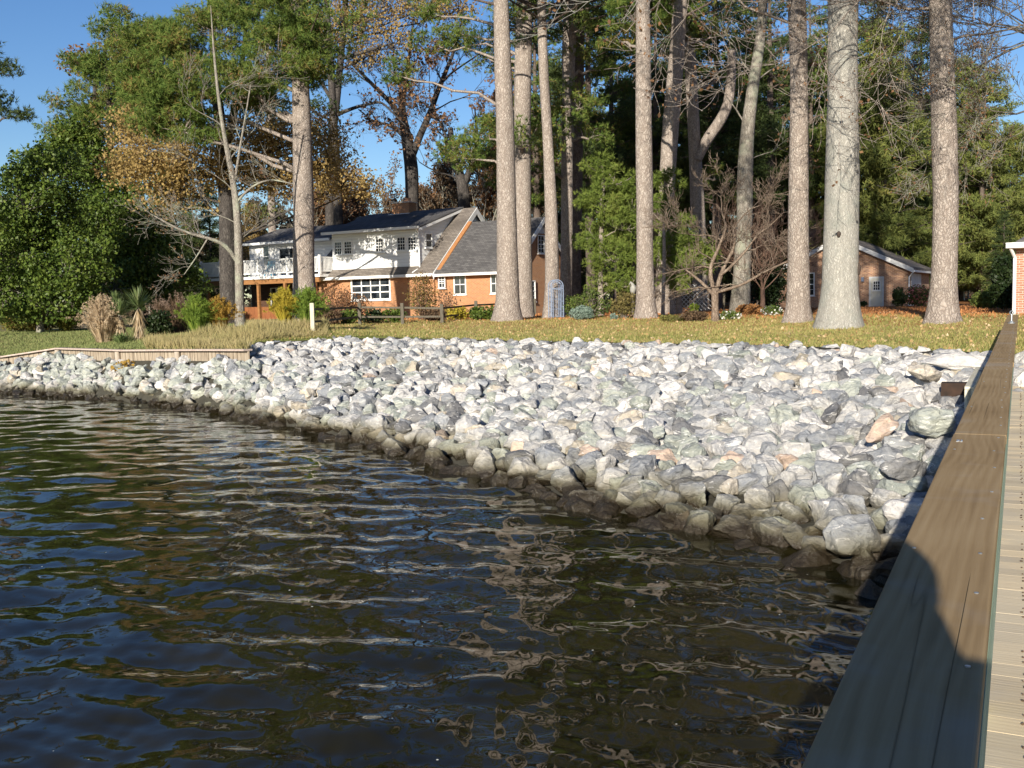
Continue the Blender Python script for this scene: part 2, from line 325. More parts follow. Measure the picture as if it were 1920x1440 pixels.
# ================================================================== SETTING
# ground: one polar sheet round the viewpoint, from the lake bed to the horizon
def build_ground():
    az=np.concatenate([np.linspace(-math.pi*.98,R(-42),24)[:-1],np.linspace(R(-42),R(42),420),np.linspace(R(42),math.pi*.98,24)[1:]])
    off=np.array([-40,-9,-4,-2,-1.2,-.6,0])
    V=[];W=[]
    for a in az:
        w_,c_,z_=[float(q) for q in shore(a)]
        rs=[max(.3,w_+o) for o in off]+list(np.linspace(w_,c_,18)[1:])+[c_+.299,c_+.301]+list(c_+np.linspace(.36,14,34))+list(c_+np.array([16,18,21,25,30,36,45,60,80,110,160,260,500,1200,3000]))
        V.append([(r*math.sin(a),r*math.cos(a)) for r in rs]); W.append([(0 if r<=c_+.01 else min(1,max(.02,(r-c_)/14))) for r in rs])
    P=np.array(V); n,m=P.shape[:2]; Z=ground_z(P[...,0],P[...,1]); Z[:,0]=WZ-2
    X=np.dstack([P,Z]).reshape(-1,3); i=np.arange((n-1))[:,None]*m+np.arange(m-1)[None]
    F=np.stack([i,i+1,i+m+1,i+m],-1).reshape(-1,4)
    me=fmesh('ground',X,F[:,::-1],True); at_=me.attributes.new('zone','FLOAT','POINT'); at_.data.foreach_set('value',np.array(W,np.float32).ravel())
    m_,nt,p=newmat('lawn_and_straw',.95,.1); pos=nd(nt,'ShaderNodeNewGeometry').outputs['Position']
    zn=nd(nt,'ShaderNodeAttribute'); zn.attribute_name='zone'; z=zn.outputs['Fac']
    zz=mth(nt,'ADD',z,mth(nt,'MULTIPLY',mth(nt,'SUBTRACT',noise(nt,pos,.35,4),.5),.5))
    sx=nd(nt,'ShaderNodeSeparateXYZ'); nt.links.new(pos,sx.inputs[0])
    base=ramp(nt,zz,[(0,.18,.21,.06),(.15,.26,.26,.08),(.34,.42,.33,.14),(.5,.44,.28,.13),(.75,.36,.16,.06),(1,.26,.12,.05)])
    leftg=ramp(nt,sx.outputs[0],[(0,1,1,1),(1,1,1,1)]) ; mr=nd(nt,'ShaderNodeMapRange'); mr.inputs[1].default_value=-9.; mr.inputs[2].default_value=-12; nt.links.new(sx.outputs[0],mr.inputs[0])
    lawn=ramp(nt,noise(nt,pos,.8,5),[(.3,.15,.17,.07),(.5,.2,.21,.085),(.7,.28,.24,.12)])
    base=mixc(nt,mth(nt,'MULTIPLY',mr.outputs[0],.9),base,lawn)
    fine=noise(nt,mapv(nt,pos,(1,1,1)),9,6,.7)
    base=mixc(nt,.55,base,ramp(nt,fine,[(.3,.35,.35,.35),(.5,.9,.85,.8),(.7,1.5,1.4,1.2)]),'MULTIPLY')
    rk=mixc(nt,noise(nt,pos,3,4),(.03,.028,.02),(.09,.085,.07)); isr=mth(nt,'GREATER_THAN',z,.004)
    nt.links.new(mixc(nt,isr,rk,base),p.inputs['Base Color']); bump(nt,p,fine,.04)
    tag(link('ground',me,m_),kind='structure')
build_ground()
# water: real waves near the viewpoint, one sheet out to the horizon
def build_water():
    az=np.concatenate([np.linspace(-math.pi*1.0,R(-36),60)[:-1],np.linspace(R(-36),R(34),760),np.linspace(R(34),math.pi,60)[1:]])
    r=np.concatenate([np.array([.05,.4,.8,1.2]),1.6*np.exp(np.linspace(0,math.log(46/1.6),640)),np.array([50,60,80,120,200,400,900,2500])])
    A,Rr=np.meshgrid(az,r,indexing='ij'); X=Rr*np.sin(A); Y=Rr*np.cos(A); Z=np.zeros_like(X); g=np.random.default_rng(3)
    dr=Rr*math.log(46/1.6)/640
    for k in range(90):
        L=float(np.exp(g.uniform(math.log(.11),math.log(1.5)))); th=g.normal(R(8),R(30)) if k%4 else g.uniform(0,math.pi*2)
        a=.0029*L**1.0*g.uniform(.5,1.3); kx,ky=2*math.pi/L*math.sin(th),2*math.pi/L*math.cos(th)
        ph=g.uniform(0,6.28)+.9*np.sin(X*g.uniform(.3,.9)+g.uniform(0,6))+.9*np.sin(Y*g.uniform(.3,.9)+g.uniform(0,6))
        fade=np.clip((L/dr-2.2)/3,0,1)
        Z+=a*fade*np.sin(kx*X+ky*Y+ph)
    Z*=np.clip(1.2-(Rr/60)**2,0,1)*(.75+.35*np.sin(X*.23+1.2)*np.sin(Y*.19+X*.07))
    V=np.stack([X,Y,Z+WZ],-1).reshape(-1,3); n,m=X.shape; i=np.arange(n-1)[:,None]*m+np.arange(m-1)[None]
    F=np.stack([i,i+m,i+m+1,i+1],-1).reshape(-1,4); me=fmesh('water',V,F[:,::-1],True)
    m_,nt,p=newmat('lake_water',.02,.5); p.inputs['IOR'].default_value=1.34; pos=nd(nt,'ShaderNodeNewGeometry').outputs['Position']
    c=ramp(nt,noise(nt,pos,.8,3),[(.3,.010,.009,.003),(.7,.02,.017,.006)])
    vo=nd(nt,'ShaderNodeTexVoronoi'); vo.inputs['Scale'].default_value=6.5; nt.links.new(pos,vo.inputs['Vector'])
    h=nd(nt,'ShaderNodeSeparateColor'); nt.links.new(vo.outputs['Color'],h.inputs[0])
    dot=mth(nt,'MULTIPLY',mth(nt,'LESS_THAN',vo.outputs['Distance'],mth(nt,'MULTIPLY',h.outputs[1],.075)),mth(nt,'GREATER_THAN',h.outputs[0],.5))
    nt.links.new(mixc(nt,dot,c,(.5,.5,.45)),p.inputs['Base Color']); nt.links.new(mth(nt,'ADD',mth(nt,'MULTIPLY',dot,.7),.02),p.inputs['Roughness'])
    bump(nt,p,noise(nt,mapv(nt,pos,(1,1,1)),5.5,2),.008,.4)
    tag(link('water',me,m_),kind='structure')
build_water()
# ================================================================== RIPRAP
def rock_protos(n=26):
    out=[]; rn=random.Random(5)
    for i in range(n):
        bm=bmesh.new(); ax=(1,rn.uniform(.72,.98),rn.uniform(.6,.88)); e=rn.choice([2.2,3,4,5])
        for k in range(rn.randint(14,24)):
            v=Vector((rn.gauss(0,1),rn.gauss(0,1),rn.gauss(0,1))); q=(abs(v.x)**e+abs(v.y)**e+abs(v.z)**e)**(1/e); v/=q
            bm.verts.new((v.x*ax[0],v.y*ax[1],v.z*ax[2]))
        r=bmesh.ops.convex_hull(bm,input=bm.verts); bmesh.ops.delete(bm,geom=[g for g in r['geom_interior'] if isinstance(g,bmesh.types.BMVert)],context='VERTS')
        bmesh.ops.dissolve_limit(bm,angle_limit=R(14),verts=bm.verts,edges=bm.edges)
        bmesh.ops.bevel(bm,geom=list(bm.edges),offset=.05,segments=1,affect='EDGES',clamp_overlap=True)
        bmesh.ops.triangulate(bm,faces=bm.faces); bm.verts.ensure_lookup_table()
        out.append((np.array([v.co[:] for v in bm.verts]),np.array([[v.index for v in f.verts] for f in bm.faces]))); bm.free()
    return out
PROT=rock_protos()
from mathutils import noise as mno
def fine(V,F,seed):
    bm=bmesh.new(); vs=[bm.verts.new(v) for v in V]
    for f in F: bm.faces.new([vs[i] for i in f])
    for c in range(3):
        lim=(.5,.33,.24)[c]
        es=[e for e in bm.edges if e.calc_length()>lim]
        if es: bmesh.ops.subdivide_edges(bm,edges=es,cuts=1,use_grid_fill=False)
        bmesh.ops.triangulate(bm,faces=[f for f in bm.faces if len(f.verts)>3])
    bm.normal_update(); o=Vector((seed*3.7,seed*1.3,0))
    for v in bm.verts:
        a=mno.noise(v.co*1.6+o)*.10+mno.noise(v.co*4.5+o)*.055+abs(mno.noise(v.co*Vector((2,2,7))+o))*.05
        v.co+=v.normal*(a-.02)
    bm.verts.ensure_lookup_table(); r=(np.array([v.co[:] for v in bm.verts]),np.array([[v.index for v in f.verts] for f in bm.faces])); bm.free(); return r
PROT=[fine(V,F,i) for i,(V,F) in enumerate(PROT)]
print('rock faces',[len(p[1]) for p in PROT][:6])
def rockmat():
    m,nt,p=newmat('quarry_stone',.75,.35); g=nd(nt,'ShaderNodeNewGeometry'); pos=g.outputs['Position']
    t=nd(nt,'ShaderNodeAttribute'); t.attribute_name='tint'; oc=nd(nt,'ShaderNodeTexCoord').outputs['Object']
    n1=noise(nt,mapv(nt,pos,(1,1,2.2)),3.2,7,.65,1.2); n2=noise(nt,pos,14,6,.7)
    v=ramp(nt,n1,[(.28,.5,.51,.55),(.43,.85,.86,.9),(.55,1.02,1,.98),(.7,1.4,1.37,1.32)])
    c=mixc(nt,1.,t.outputs['Color'],v,'MULTIPLY'); c=mixc(nt,.35,c,ramp(nt,n2,[(.3,.5,.5,.5),(.6,1.15,1.15,1.15)]),'MULTIPLY')
    c=mixc(nt,ramp(nt,noise(nt,mapv(nt,pos,(1,1,3)),2.1,5,.6,2.5),[(.60,0,0,0),(.64,.8,.8,.8),(.67,0,0,0)]),c,(.75,.73,.7))
    s=nd(nt,'ShaderNodeSeparateXYZ'); nt.links.new(pos,s.inputs[0])
    zz=mth(nt,'ADD',s.outputs[2],mth(nt,'MULTIPLY',noise(nt,pos,1.6,4),.36))
    brown=ramp(nt,zz,[(0,0,0,0),(1,1,1,1)])
    def mr(a,b):
        q=nd(nt,'ShaderNodeMapRange'); q.inputs[1].default_value=a; q.inputs[2].default_value=b; q.inputs[3].default_value=1; q.inputs[4].default_value=0; nt.links.new(zz,q.inputs[0]); return q.outputs[0]
    # silt and algae stain in the splash zone, dark wet band at the waterline
    c=mixc(nt,mth(nt,'MULTIPLY',mr(-1.12,-.84),.8),c,mixc(nt,noise(nt,pos,2.5,4),(.15,.115,.06),(.09,.09,.035)))
    wet=mr(-1.19,-1.05); c=mixc(nt,mth(nt,'MULTIPLY',wet,.94),c,(.02,.014,.008))
    nt.links.new(c,p.inputs['Base Color']); rr=mth(nt,'SUBTRACT',.78,mth(nt,'MULTIPLY',wet,.62)); nt.links.new(rr,p.inputs['Roughness'])
    bump(nt,p,mth(nt,'ADD',n1,mth(nt,'MULTIPLY',n2,.5)),.05); return m
stone=rockmat()
PAL={'white':((.48,.465,.445),(.62,.6,.575)),'pale grey':((.35,.345,.335),(.46,.45,.435)),'blue grey':((.22,.23,.245),(.31,.32,.33)),'dark grey':((.13,.13,.135),(.2,.2,.2)),
 'greenish grey':((.27,.29,.26),(.38,.4,.36)),'tan':((.37,.33,.26),(.5,.45,.38)),'pinkish orange':((.42,.31,.24),(.48,.38,.31))}
def make_rock_data(k,pos,size,rot,col):
    V,F=PROT[k]; M=np.array(rot.to_matrix()); return (V*size)@M.T+np.array(pos),F
def setmesh_tint(me,cols):
    a=me.color_attributes.new('tint','FLOAT_COLOR','POINT'); a.data.foreach_set('color',np.asarray(cols,np.float32).ravel())
from mathutils import Euler
def riprap():
    rn=random.Random(11); cand=[]
    sp=.365; ny=int(64/(sp*.87)); 
    for iy in range(-4,ny):
        for ix in range(-90,90):
            x=(ix+(iy%2)*.5)*sp+rn.uniform(-.12,.12); y=iy*sp*.87+rn.uniform(-.12,.12); r=math.hypot(x,y)
            if r<6: continue
            a=math.atan2(x,y)
            if a<azpx(-160) or a>R(37): continue
            w_,c_,z_=[float(q) for q in shore(a)]
            if r<w_-1.5 or r>c_+(.15 if a>BKA else -.25): continue
            left=a<BKA
            if left and rn.random()<.0: continue
            s=(.222 if left else .245)*rn.choice([.8,.92,1,1,1.06,1.18]); 
            if left and (iy+ix)%1==0: pass
            t=(r-w_)/(c_-w_); z=(float(ground_z(x,y)) if t<1 else z_)-(0 if left else .2*float(sm((t-.72)/.25)))
            cand.append([x,y,z+rn.uniform(-.02,.13)-(.03 if t>.97 else 0)+.04,s,t,left])
            if rn.random()<.30 and .03<t<.9:
                cand.append([x+rn.uniform(-.2,.2),y+rn.uniform(-.2,.2),z+rn.uniform(.13,.24)-(.1 if t>.93 else 0),s*.85,t,left])
            if left: cand.append([x+sp*.5,y+rn.uniform(-.1,.1),z+rn.uniform(0,.12),s*.95,t,left])
    rocks=[]
    for x,y,z,s,t,left in cand:
        u=rn.random()
        if left: names=['pale grey','greenish grey','greenish grey','blue grey','white','tan'];wt=[3,4,3,2,1.2,.6]
        elif t>.55: names=['white','pale grey','blue grey','dark grey','tan','greenish grey','pinkish orange'];wt=[3.4,4.4,3,1.4,.6,.5,.2]
        elif t>.22: names=['white','pale grey','blue grey','dark grey','tan','greenish grey','pinkish orange'];wt=[2,3.6,2.8,1.1,.7,2.2,.18]
        else: names=['white','pale grey','blue grey','dark grey','tan','greenish grey','pinkish orange'];wt=[1,3.2,3.2,1.5,.8,2.8,.18]
        c=rn.choices(names,wt)[0]
        sz=s*np.array([rn.uniform(.9,1.25),rn.uniform(.85,1.1),rn.uniform(.8,1.1)]); rocks.append(dict(k=rn.randrange(len(PROT)),p=(x,y,z),s=sz,r=Euler((rn.gauss(0,.45),rn.gauss(0,.45),rn.uniform(0,6.28))),c=c,t=t,left=left,sc=s,sp=None))
    # a few rocks the photograph singles out
    def special(px,py,zz,sz,c,rot,lab):
        rr=ray(px,py); p=CP+rr*((zz-CZ)/rr[2]); 
        for q in rocks:
            if math.dist(q['p'][:2],p[:2])<sz[0]*.8 and q['p'][2]>p[2]-.3: q['p']=(q['p'][0],q['p'][1],q['p'][2]-.16)
        rocks.append(dict(k=rn.randrange(len(PROT)),p=tuple(p),s=np.array(sz),r=Euler(rot),c=c,t=.5,left=False,sc=1.5,sp=lab))
    special(1655,803,-.55,(.33,.19,.16),'pinkish orange',(0.3,-.5,.5),'long pinkish orange slab of rock leaning in the grey riprap near the pier')
    special(1700,880,-.85,(.38,.3,.26),'dark grey',(.1,0,.3),'dark charcoal blocky rock sitting beside the pier shadow halfway down the bank')
    special(1600,1000,-1.15,(.36,.3,.26),'blue grey',(0,.1,.6),'big rounded blue grey boulder at the waterline nearest the pier')
    special(1592,662,.02,(.24,.22,.26),'white',(.5,.3,.4),'pointed white rock poking up from the bank top below the pale oak')
    special(1795,678,.0,(.75,.36,.22),'white',(.0,.05,-.35),'very wide flat white boulder at the top of the bank beside the pier')
    special(1745,790,-.45,(.34,.3,.26),'greenish grey',(.2,.1,1.3),'rounded greenish grey rock right of the pinkish orange slab')
    special(1735,700,-.1,(.4,.3,.22),'tan',(.1,.2,.9),'tan flat rock just below the widest white boulder near the pier')
    special(600,772,-1.05,(.3,.26,.22),'blue grey',(.2,.1,.9),'large blue grey boulder low on the middle left of the bank')
    special(820,646,.03,(.42,.3,.18),'white',(0,.1,.2),'broad flat white rock on the bank top right of the tall pale fence post')
    vis=[]
    for q in rocks:
        px,py=proj(q['p']); q['px'],q['py']=px,py; y0=q['p'][1]
        inv=-20<px<1890 and q['p'][2]>WZ-.02 and px<1500+(1434-py)*.455-10 or q['sp']
        q['rank']=(q['sc']*(1.3 if q['sp'] else 1)/math.hypot(*q['p'][:2])*(1 if q['p'][2]>ground_z(q['p'][0],q['p'][1])+.05 else .8)) if inv else 0
        if q['sp']: q['rank']=9
    rocks.sort(key=lambda q:-q['rank']); top=rocks[:300]; rest=rocks[300:]
    def colr(q):
        a,b=PAL[q['c']]; f=rn.random(); g=rn.uniform(.92,1.08); return [(a[i]+(b[i]-a[i])*f)*g for i in range(3)]+[1]
    used={}
    XS=[(1060,'leftmost near rocks'),(1150,'below the garden arch'),(1240,'below the straight middle pine'),(1320,'below the leaning pine'),(1400,'below the crooked tree'),(1480,'below the evergreen shrub'),(1545,'below the pine beside the oak'),(1620,'below the pale oak'),(1700,'below the garage door'),(1775,'below the rightmost pine'),(2500,'close against the pier')]
    for i,q in enumerate(top):
        V,F=make_rock_data(q['k'],(0,0,0),q['s'],q['r'],None); me=fmesh('rock',V,F); setmesh_tint(me,[colr(q)]*len(V))
        o=link('rock',me,stone); o.location=q['p']
        if q['sp']: lab=q['sp']
        else:
            sz='small' if q['sc']<.22 else ('large' if q['sc']>.255 else 'medium')
            z=q['p'][2]; b='at the waterline' if z<-1.22 else ('above the wet rocks' if z<-.98 else ('low on the bank' if z<-.7 else ('halfway up the bank' if z<-.4 else ('high on the bank' if z<-.1 else 'in the top row by the grass'))))
            xs=next(t for lim,t in XS if q['px']<lim); el=q['s'][0]/q['s'][1]; sh='long' if el>1.25 else ('blocky' if el<.98 else 'angular')
            lab=f"{sz} {sh} {q['c']} rock {b}, {xs}"
        tag(o,lab,'rock','grey and white riprap rocks on the bank'); used.setdefault(lab,[]).append((q['px'],o))
    for lab,l in used.items():
        l.sort(key=lambda t:t[0]); n=len(l); nm={2:['left one','right one'],3:['leftmost','middle one','rightmost']}.get(n,['leftmost','second from left','third from left','fourth from left','fifth from left','sixth from left'])
        if n>1:
            for i,(_,o) in enumerate(l):
                if n>6: break
                w_='rightmost' if (n>3 and i==n-1) else nm[i]; t=lab
                if len((t+' '+w_).split())>16: t=' '.join(t.split()[1:])
                o['label']=t+', '+w_
    dat=[];cols=[]
    for q in rest:
        V,F=make_rock_data(q['k'],q['p'],q['s'],q['r'],None); dat.append((V,F)); cols+= [colr(q)]*len(V)
    V,F=merge(dat); me=fmesh('riprap',V,F); setmesh_tint(me,cols)
    tag(link('riprap',me,stone),'countless smaller looking grey and white rocks covering the rest of the bank','rocks','grey and white riprap rocks on the bank','stuff')
riprap()
# ================================================================== PIER
PA=math.atan(.51); PD=np.array([math.sin(PA),math.cos(PA),0]); PQ=np.array([math.cos(PA),-math.sin(PA),0])
def wood(name,a,b,c,sc=1.,crack=True,axis=1,rough=.75):
    m,nt,p=newmat(name,rough,.25); v=nd(nt,'ShaderNodeTexCoord').outputs['Object']
    st=(9,.45,9) if axis==1 else (.45,9,9)
    vv=mapv(nt,v,st); wv=nd(nt,'ShaderNodeTexNoise'); wv.inputs['Scale'].default_value=.55; nt.links.new(v,wv.inputs['Vector'])
    ad=nd(nt,'ShaderNodeVectorMath',operation='MULTIPLY_ADD'); nt.links.new(wv.outputs['Color'],ad.inputs[0]); ad.inputs[1].default_value=(2.2,2.2,2.2); nt.links.new(vv,ad.inputs[2])
    w1=nd(nt,'ShaderNodeTexWave'); w1.bands_direction='X' if axis==1 else 'Y'; w1.inputs['Scale'].default_value=1.3*sc; w1.inputs['Distortion'].default_value=5; w1.inputs['Detail'].default_value=3; w1.inputs['Detail Scale'].default_value=1.2
    nt.links.new(ad.outputs[0],w1.inputs['Vector']); n=noise(nt,mapv(nt,v,(60,1.6,60) if axis==1 else (1.6,60,60)),1,5); big=noise(nt,v,1.4,4)
    f=mth(nt,'ADD',mth(nt,'MULTIPLY',w1.outputs['Fac'],.1),mth(nt,'ADD',mth(nt,'MULTIPLY',n,.5),mth(nt,'MULTIPLY',big,.55)))
    c_=ramp(nt,f,[(.3,*a),(.55,*b),(.85,*c)])
    g=nd(nt,'ShaderNodeNewGeometry'); c_=mixc(nt,1.,c_,ramp(nt,g.outputs['Random Per Island'],[(0,.8,.8,.8),(.5,1,1,.98),(1,1.12,1.08,1)]),'MULTIPLY')
    c_=mixc(nt,ramp(nt,noise(nt,v,2.3,4),[(.55,0,0,0),(.75,.3,.3,.3)]),c_,(.36,.36,.36))
    ck=None
    if crack:
        cn=noise(nt,mapv(nt,v,(9,.13,9)),1.,3,.45,.1); ck=ramp(nt,cn,[(.495,0,0,0),(.499,1,1,1),(.501,1,1,1),(.505,0,0,0)])
        ckm=mth(nt,'MULTIPLY',ck,ramp(nt,noise(nt,v,.9,2),[(.5,0,0,0),(.6,1,1,1)])); c_=mixc(nt,mth(nt,'MULTIPLY',ckm,.3),c_,tuple(x*.2 for x in a))
        bump(nt,p,mth(nt,'SUBTRACT',f,mth(nt,'MULTIPLY',ckm,.8)),.0025)
    else: bump(nt,p,f,.0025)
    nt.links.new(c_,p.inputs['Base Color']); return m
cap_wood=wood('brown_painted_cap_wood',(.21,.138,.07),(.31,.215,.115),(.4,.295,.17))
cap_wood.node_tree.nodes['Principled BSDF'].inputs['Specular IOR Level'].default_value=.06; cap_wood.node_tree.nodes['Principled BSDF'].inputs['Roughness'].default_value=.9
deck_wood=wood('pale_deck_wood',(.5,.4,.26),(.6,.5,.35),(.7,.61,.46),crack=False,axis=0)
green_wood=mat('greenish_treated_wood',[(.24,.32,.22),(.36,.44,.32)],3,(6,1,6))
pale_wood=mat('pale_treated_wood',[(.45,.42,.33),(.62,.59,.48)],3,(6,1,6))
void_dark=mat('dark_void_shade',[(.012,.008,.006),(.05,.026,.016)],3,(2,2,2))  # near-black colour standing in for the shaded void by the pier
pier=empty('pier',(0,0,0),-PA,'weathered wooden pier with brown capped handrail running from the lake to the lawn','pier')
# local frame: x = q (right of the viewpoint), y = s (towards shore)
YS=[-6,-1.2,4.42,8.9,13.6,18.4,23.2,26.2]; qs=[(-.23,-.04),(-.231,-.038),(-.229,-.036),(-.226,-.03),(-.23,-.02),(-.232,-.018),(-.235,-.018)]
rail=MB()
first=True
for i in range(len(YS)-1):
    q0,q1=qs[i]; b=MB().box(q0,q1,YS[i]+.003,YS[i+1]-.003,.63,.67); b.build('rail_cap',cap_wood,pier,bev=.005)
n=0
for a,b_ in zip(YS[:-1],YS[1:]):
    MB().box(-.075,-.037,a+.004,b_-.004,.487,.626).build('upper_rail',green_wood,pier)
    MB().box(-.15,-.112,a+.004,b_-.004,.16,.27).build('lower_rail',pale_wood,pier)
for k in range(-2,10):
    s=3.86+k*2.75
    MB().box(-.166,-.079,s-.045,s+.045,-.5,.626).build('rail_post',green_wood if k%2==0 else pale_wood,pier,bev=.004)
sc=MB()
rn=random.Random(4)
for k in range(46):
    s=.9+k*.38+rn.uniform(-.05,.05)
    for q in ((-.068,) if k%4 else (-.068,-.2)):
        qq=q+rn.uniform(-.008,.008); sc.tube([(qq,s,.6702),(qq,s,.6722)],.0045,8)
for q in (-.2,-.19,-.205):
    sc.tube([(q,4.2+rn.uniform(-.03,.03),.6702),(q,4.2,.6722)],.004,8)
sc.build('screws',galv,pier)
bd=empty('deck_boards',(0,0,0)) if 0 else None
deck=MB(); rn=random.Random(8); s=-8.0; dsc=MB()
while s<25.6:
    wd=.139; deck.box(-.2,1.72,s,s+wd,-.288,-.25+rn.uniform(-.0006,.0006)); 
    if 1.<s<25:
        for q in (.0,.09,.16,.62,1.2):
            for t in (.035,.1):
                if q in(.0,.16) and rn.random()<.5: continue
                dsc.tube([(q+.04+rn.uniform(-.012,.012),s+t+rn.uniform(-.008,.008),-.2475),(q+.04,s+t,-.246)],.0045,6)
    s+=wd+.0015
deck.build('deck_boards',deck_wood,pier); dsc.build('deck_screws',mat('rusty_screw',[(.05,.035,.025),(.12,.08,.05)],30),pier)
MB().box(-.24,-.202,-8,25.6,-.54,-.252).build('rim_joist',pale_wood,pier); MB().box(1.68,1.72,-8,25.6,-.54,-.292).build('rim_joist',pale_wood,pier)
MB().box(.4,.44,-8,25.6,-.52,-.292).build('joist',pale_wood,pier); MB().box(1.1,1.14,-8,25.6,-.52,-.292).build('joist',pale_wood,pier)
for s in (-7,-3.6,-.2,3.2,6.6,10,13.4):
    for q in (.05,1.55):
        MB().tube([(q,s,-.55),(q,s,-3.2)],.11,12).build('pile',pale_wood,pier,True)
for q0,q1,zz in((1.62,1.81,.63),):
    for a,b_ in zip(YS[:-1],YS[1:]): MB().box(q0,q1,a+.003,b_-.003,.63,.67).build('rail_cap',cap_wood,pier,bev=.005)
    MB().box(1.63,1.668,-6,26.2,.487,.626).build('upper_rail',green_wood,pier); MB().box(1.63,1.668,-6,26.2,.16,.27).build('lower_rail',pale_wood,pier)
    for k in range(-2,10): s=3.86+k*2.75; MB().box(1.725,1.8,s-.045,s+.045,-.5,.626).build('rail_post',pale_wood,pier)
# eye bolt near the shore end of the handrail
def ps(q,s,z): return tuple(PD*s+PQ*q+np.array([0,0,z]))
pe=proj(ps(-.1,19.6,.67))
eb=empty('eye_bolt',ps(-.115,19.4,.671),0,'small galvanised eye bolt standing on the handrail cap near the shore','eye bolt')
MB().tube([(0,0,0),(0,0,.012)],.06,16).build('washer',galv,eb); MB().tube([(0,0,.012),(0,0,.16)],.012,8).build('bolt_shank',galv,eb); MB().tube([(0,0,.013),(0,0,.045)],.03,6).build('nut',galv,eb)
MB().tube([(.032*math.cos(t),0,.185+.032*math.sin(t)) for t in np.linspace(0,2*math.pi,17)],.009,6).build('eye',galv,eb)
# shore abutment left of the rail
ab=empty('abutment',ps(-.6,15.2,0),-PA,'pale plank shoring wall edging the bank beside the pier with dark box for shaded void','retaining wall')
MB().box(-.025,.025,0,8.2,-.62,-.12).build('plank',pale_wood,ab); MB().box(-.06,.06,-.01,8.1,-.118,-.08).build('cap_board',pale_wood,ab)
MB().box(-.46,-.03,1.5,1.75,-.46,-.16).build('shade_void_box',void_dark,ab); MB().box(-.06,.06,.0,.12,-1.2,-.122).build('post',pale_wood,ab)  # first box is painted shade filling a dark void, no real timber
# ================================================================== BULKHEAD
bk=empty('timber_bulkhead',(0,0,0),0,'weathered pink grey timber bulkhead holding the left lawn above the rocks','bulkhead')
bkw=mat('weathered_bulkhead_plank',[(.17,.135,.1),(.3,.245,.185),(.4,.35,.28)],3,(5,5,.6),rough=.9,bd=.01,world=True)
bkc=mat('bulkhead_cap_wood',[(.34,.26,.22),(.48,.4,.35)],3,(2,6,6),rough=.9,bd=.01)
def bpt(px):
    a=azpx(px); r=float(np.interp(a,caz,cr))-.04; z=float(np.interp(a,caz,czz)); return np.array([r*math.sin(a),r*math.cos(a),z])
pxs=[461.5,400,340,296,230,105,0,-160]; pts=[bpt(x) for x in pxs]
pl=MB(); 
for a,b in zip(pts[:-1],pts[1:]):
    L=np.linalg.norm(b-a); n=int(L/.2)
    for i in range(n):
        u=a+(b-a)*(i+.04)/n; v=a+(b-a)*(i+.96)/n; u2=u.copy();v2=v.copy(); j=rng.uniform(-.008,.008); top=.28
        V=[(u[0],u[1]+j,u[2]-.5),(v[0],v[1]+j,v[2]-.5),(v[0],v[1]+j,v[2]+top),(u[0],u[1]+j,u[2]+top)]; V+=[(p[0],p[1]+.06,p[2]) for p in V]
        pl.add(V,[(0,1,2,3),(7,6,5,4),(0,4,5,1),(1,5,6,2),(2,6,7,3),(3,7,4,0)])
    MB().bar(a+[0,-.03,.31],b+[0,-.03,.31],.28,.05).build('cap_board',bkc,bk)
e0=pts[0]; u_=e0/np.hypot(e0[0],e0[1])*3.2; u_[2]=0; pl.bar(e0+[0,0,.0],e0+u_+[0,0,.05],.06,.6)
pl.build('planking',bkw,bk)
for x in (105,218,330): p=bpt(x); MB().tube([p+[0,-.13,-.5],p+[0,-.13,.26]],.085,10).build('post',mat('pale_post_wood',[(.3,.25,.2),(.42,.36,.29)],4),bk,True)
# ================================================================== BUILDINGS
def frame(o,rot):
    U=np.array([math.cos(rot),math.sin(rot),0]);V=np.array([-math.sin(rot),math.cos(rot),0]); o=np.array(o,float)
    def loc(x,y,v=0):
        r=ray(x,y); t=((o+V*v-CP)@V)/(r@V); p=CP+r*t-o; return float(p@U),float(p[2])
    return loc
def window(par,x0,x1,z0,z1,y,nx,nz,axis='y',fr=.06,double=True,curt=False,face=-1,m=.022):
    """window in a wall; axis 'y': wall plane y=const (faces -y); axis 'x': wall plane x=const (faces +x)"""
    f=MB(); d=.06
    def bx(a0,a1,zz0,zz1,p0,p1,mb):
        if axis=='y': mb.box(a0,a1,y-p1,y-p0,zz0,zz1)
        else: mb.box(y+p0,y+p1,a0,a1,zz0,zz1)
    bx(x0,x1,z0,z0+fr,.0,d,f);bx(x0,x1,z1-fr,z1,.0,d,f);bx(x0,x0+fr,z0+fr,z1-fr,.0,d,f);bx(x1-fr,x1,z0+fr,z1-fr,.0,d,f)
    zm=(z0+z1)/2
    if double: bx(x0+fr,x1-fr,zm-.025,zm+.025,.0,.05,f)
    for i in range(1,nx):
        xx=x0+fr+(x1-x0-2*fr)*i/nx; bx(xx-m/2,xx+m/2,z0+fr,z1-fr,.002,.034,f)
    for i in range(1,nz):
        zz=z0+fr+(z1-z0-2*fr)*i/nz
        if double and abs(zz-zm)<.05: continue
        bx(x0+fr,x1-fr,zz-m/2,zz+m/2,.003,.033,f)
    wdw=f.build('window',white_paint,par)
    g=MB(); bx(x0+fr,x1-fr,z0+fr,z1-fr,.001,.012,g); g.build('pane',glassm,wdw)
    if z0>-90:
        s=MB(); bx(x0-.05,x1+.05,z0-.05,z0-.002,.0,.1,s); s.build('sill',white_paint,wdw)
    return wdw
HO=at(815,600,60); HO[2]=.35; HR=R(-31.4)
house=empty('brick_house',HO,HR,'orange brick house with white upper dormer, dark shingle roofs and upstairs deck','house')
L=frame(HO,HR)
gz_=2.72   # gutter height (local)
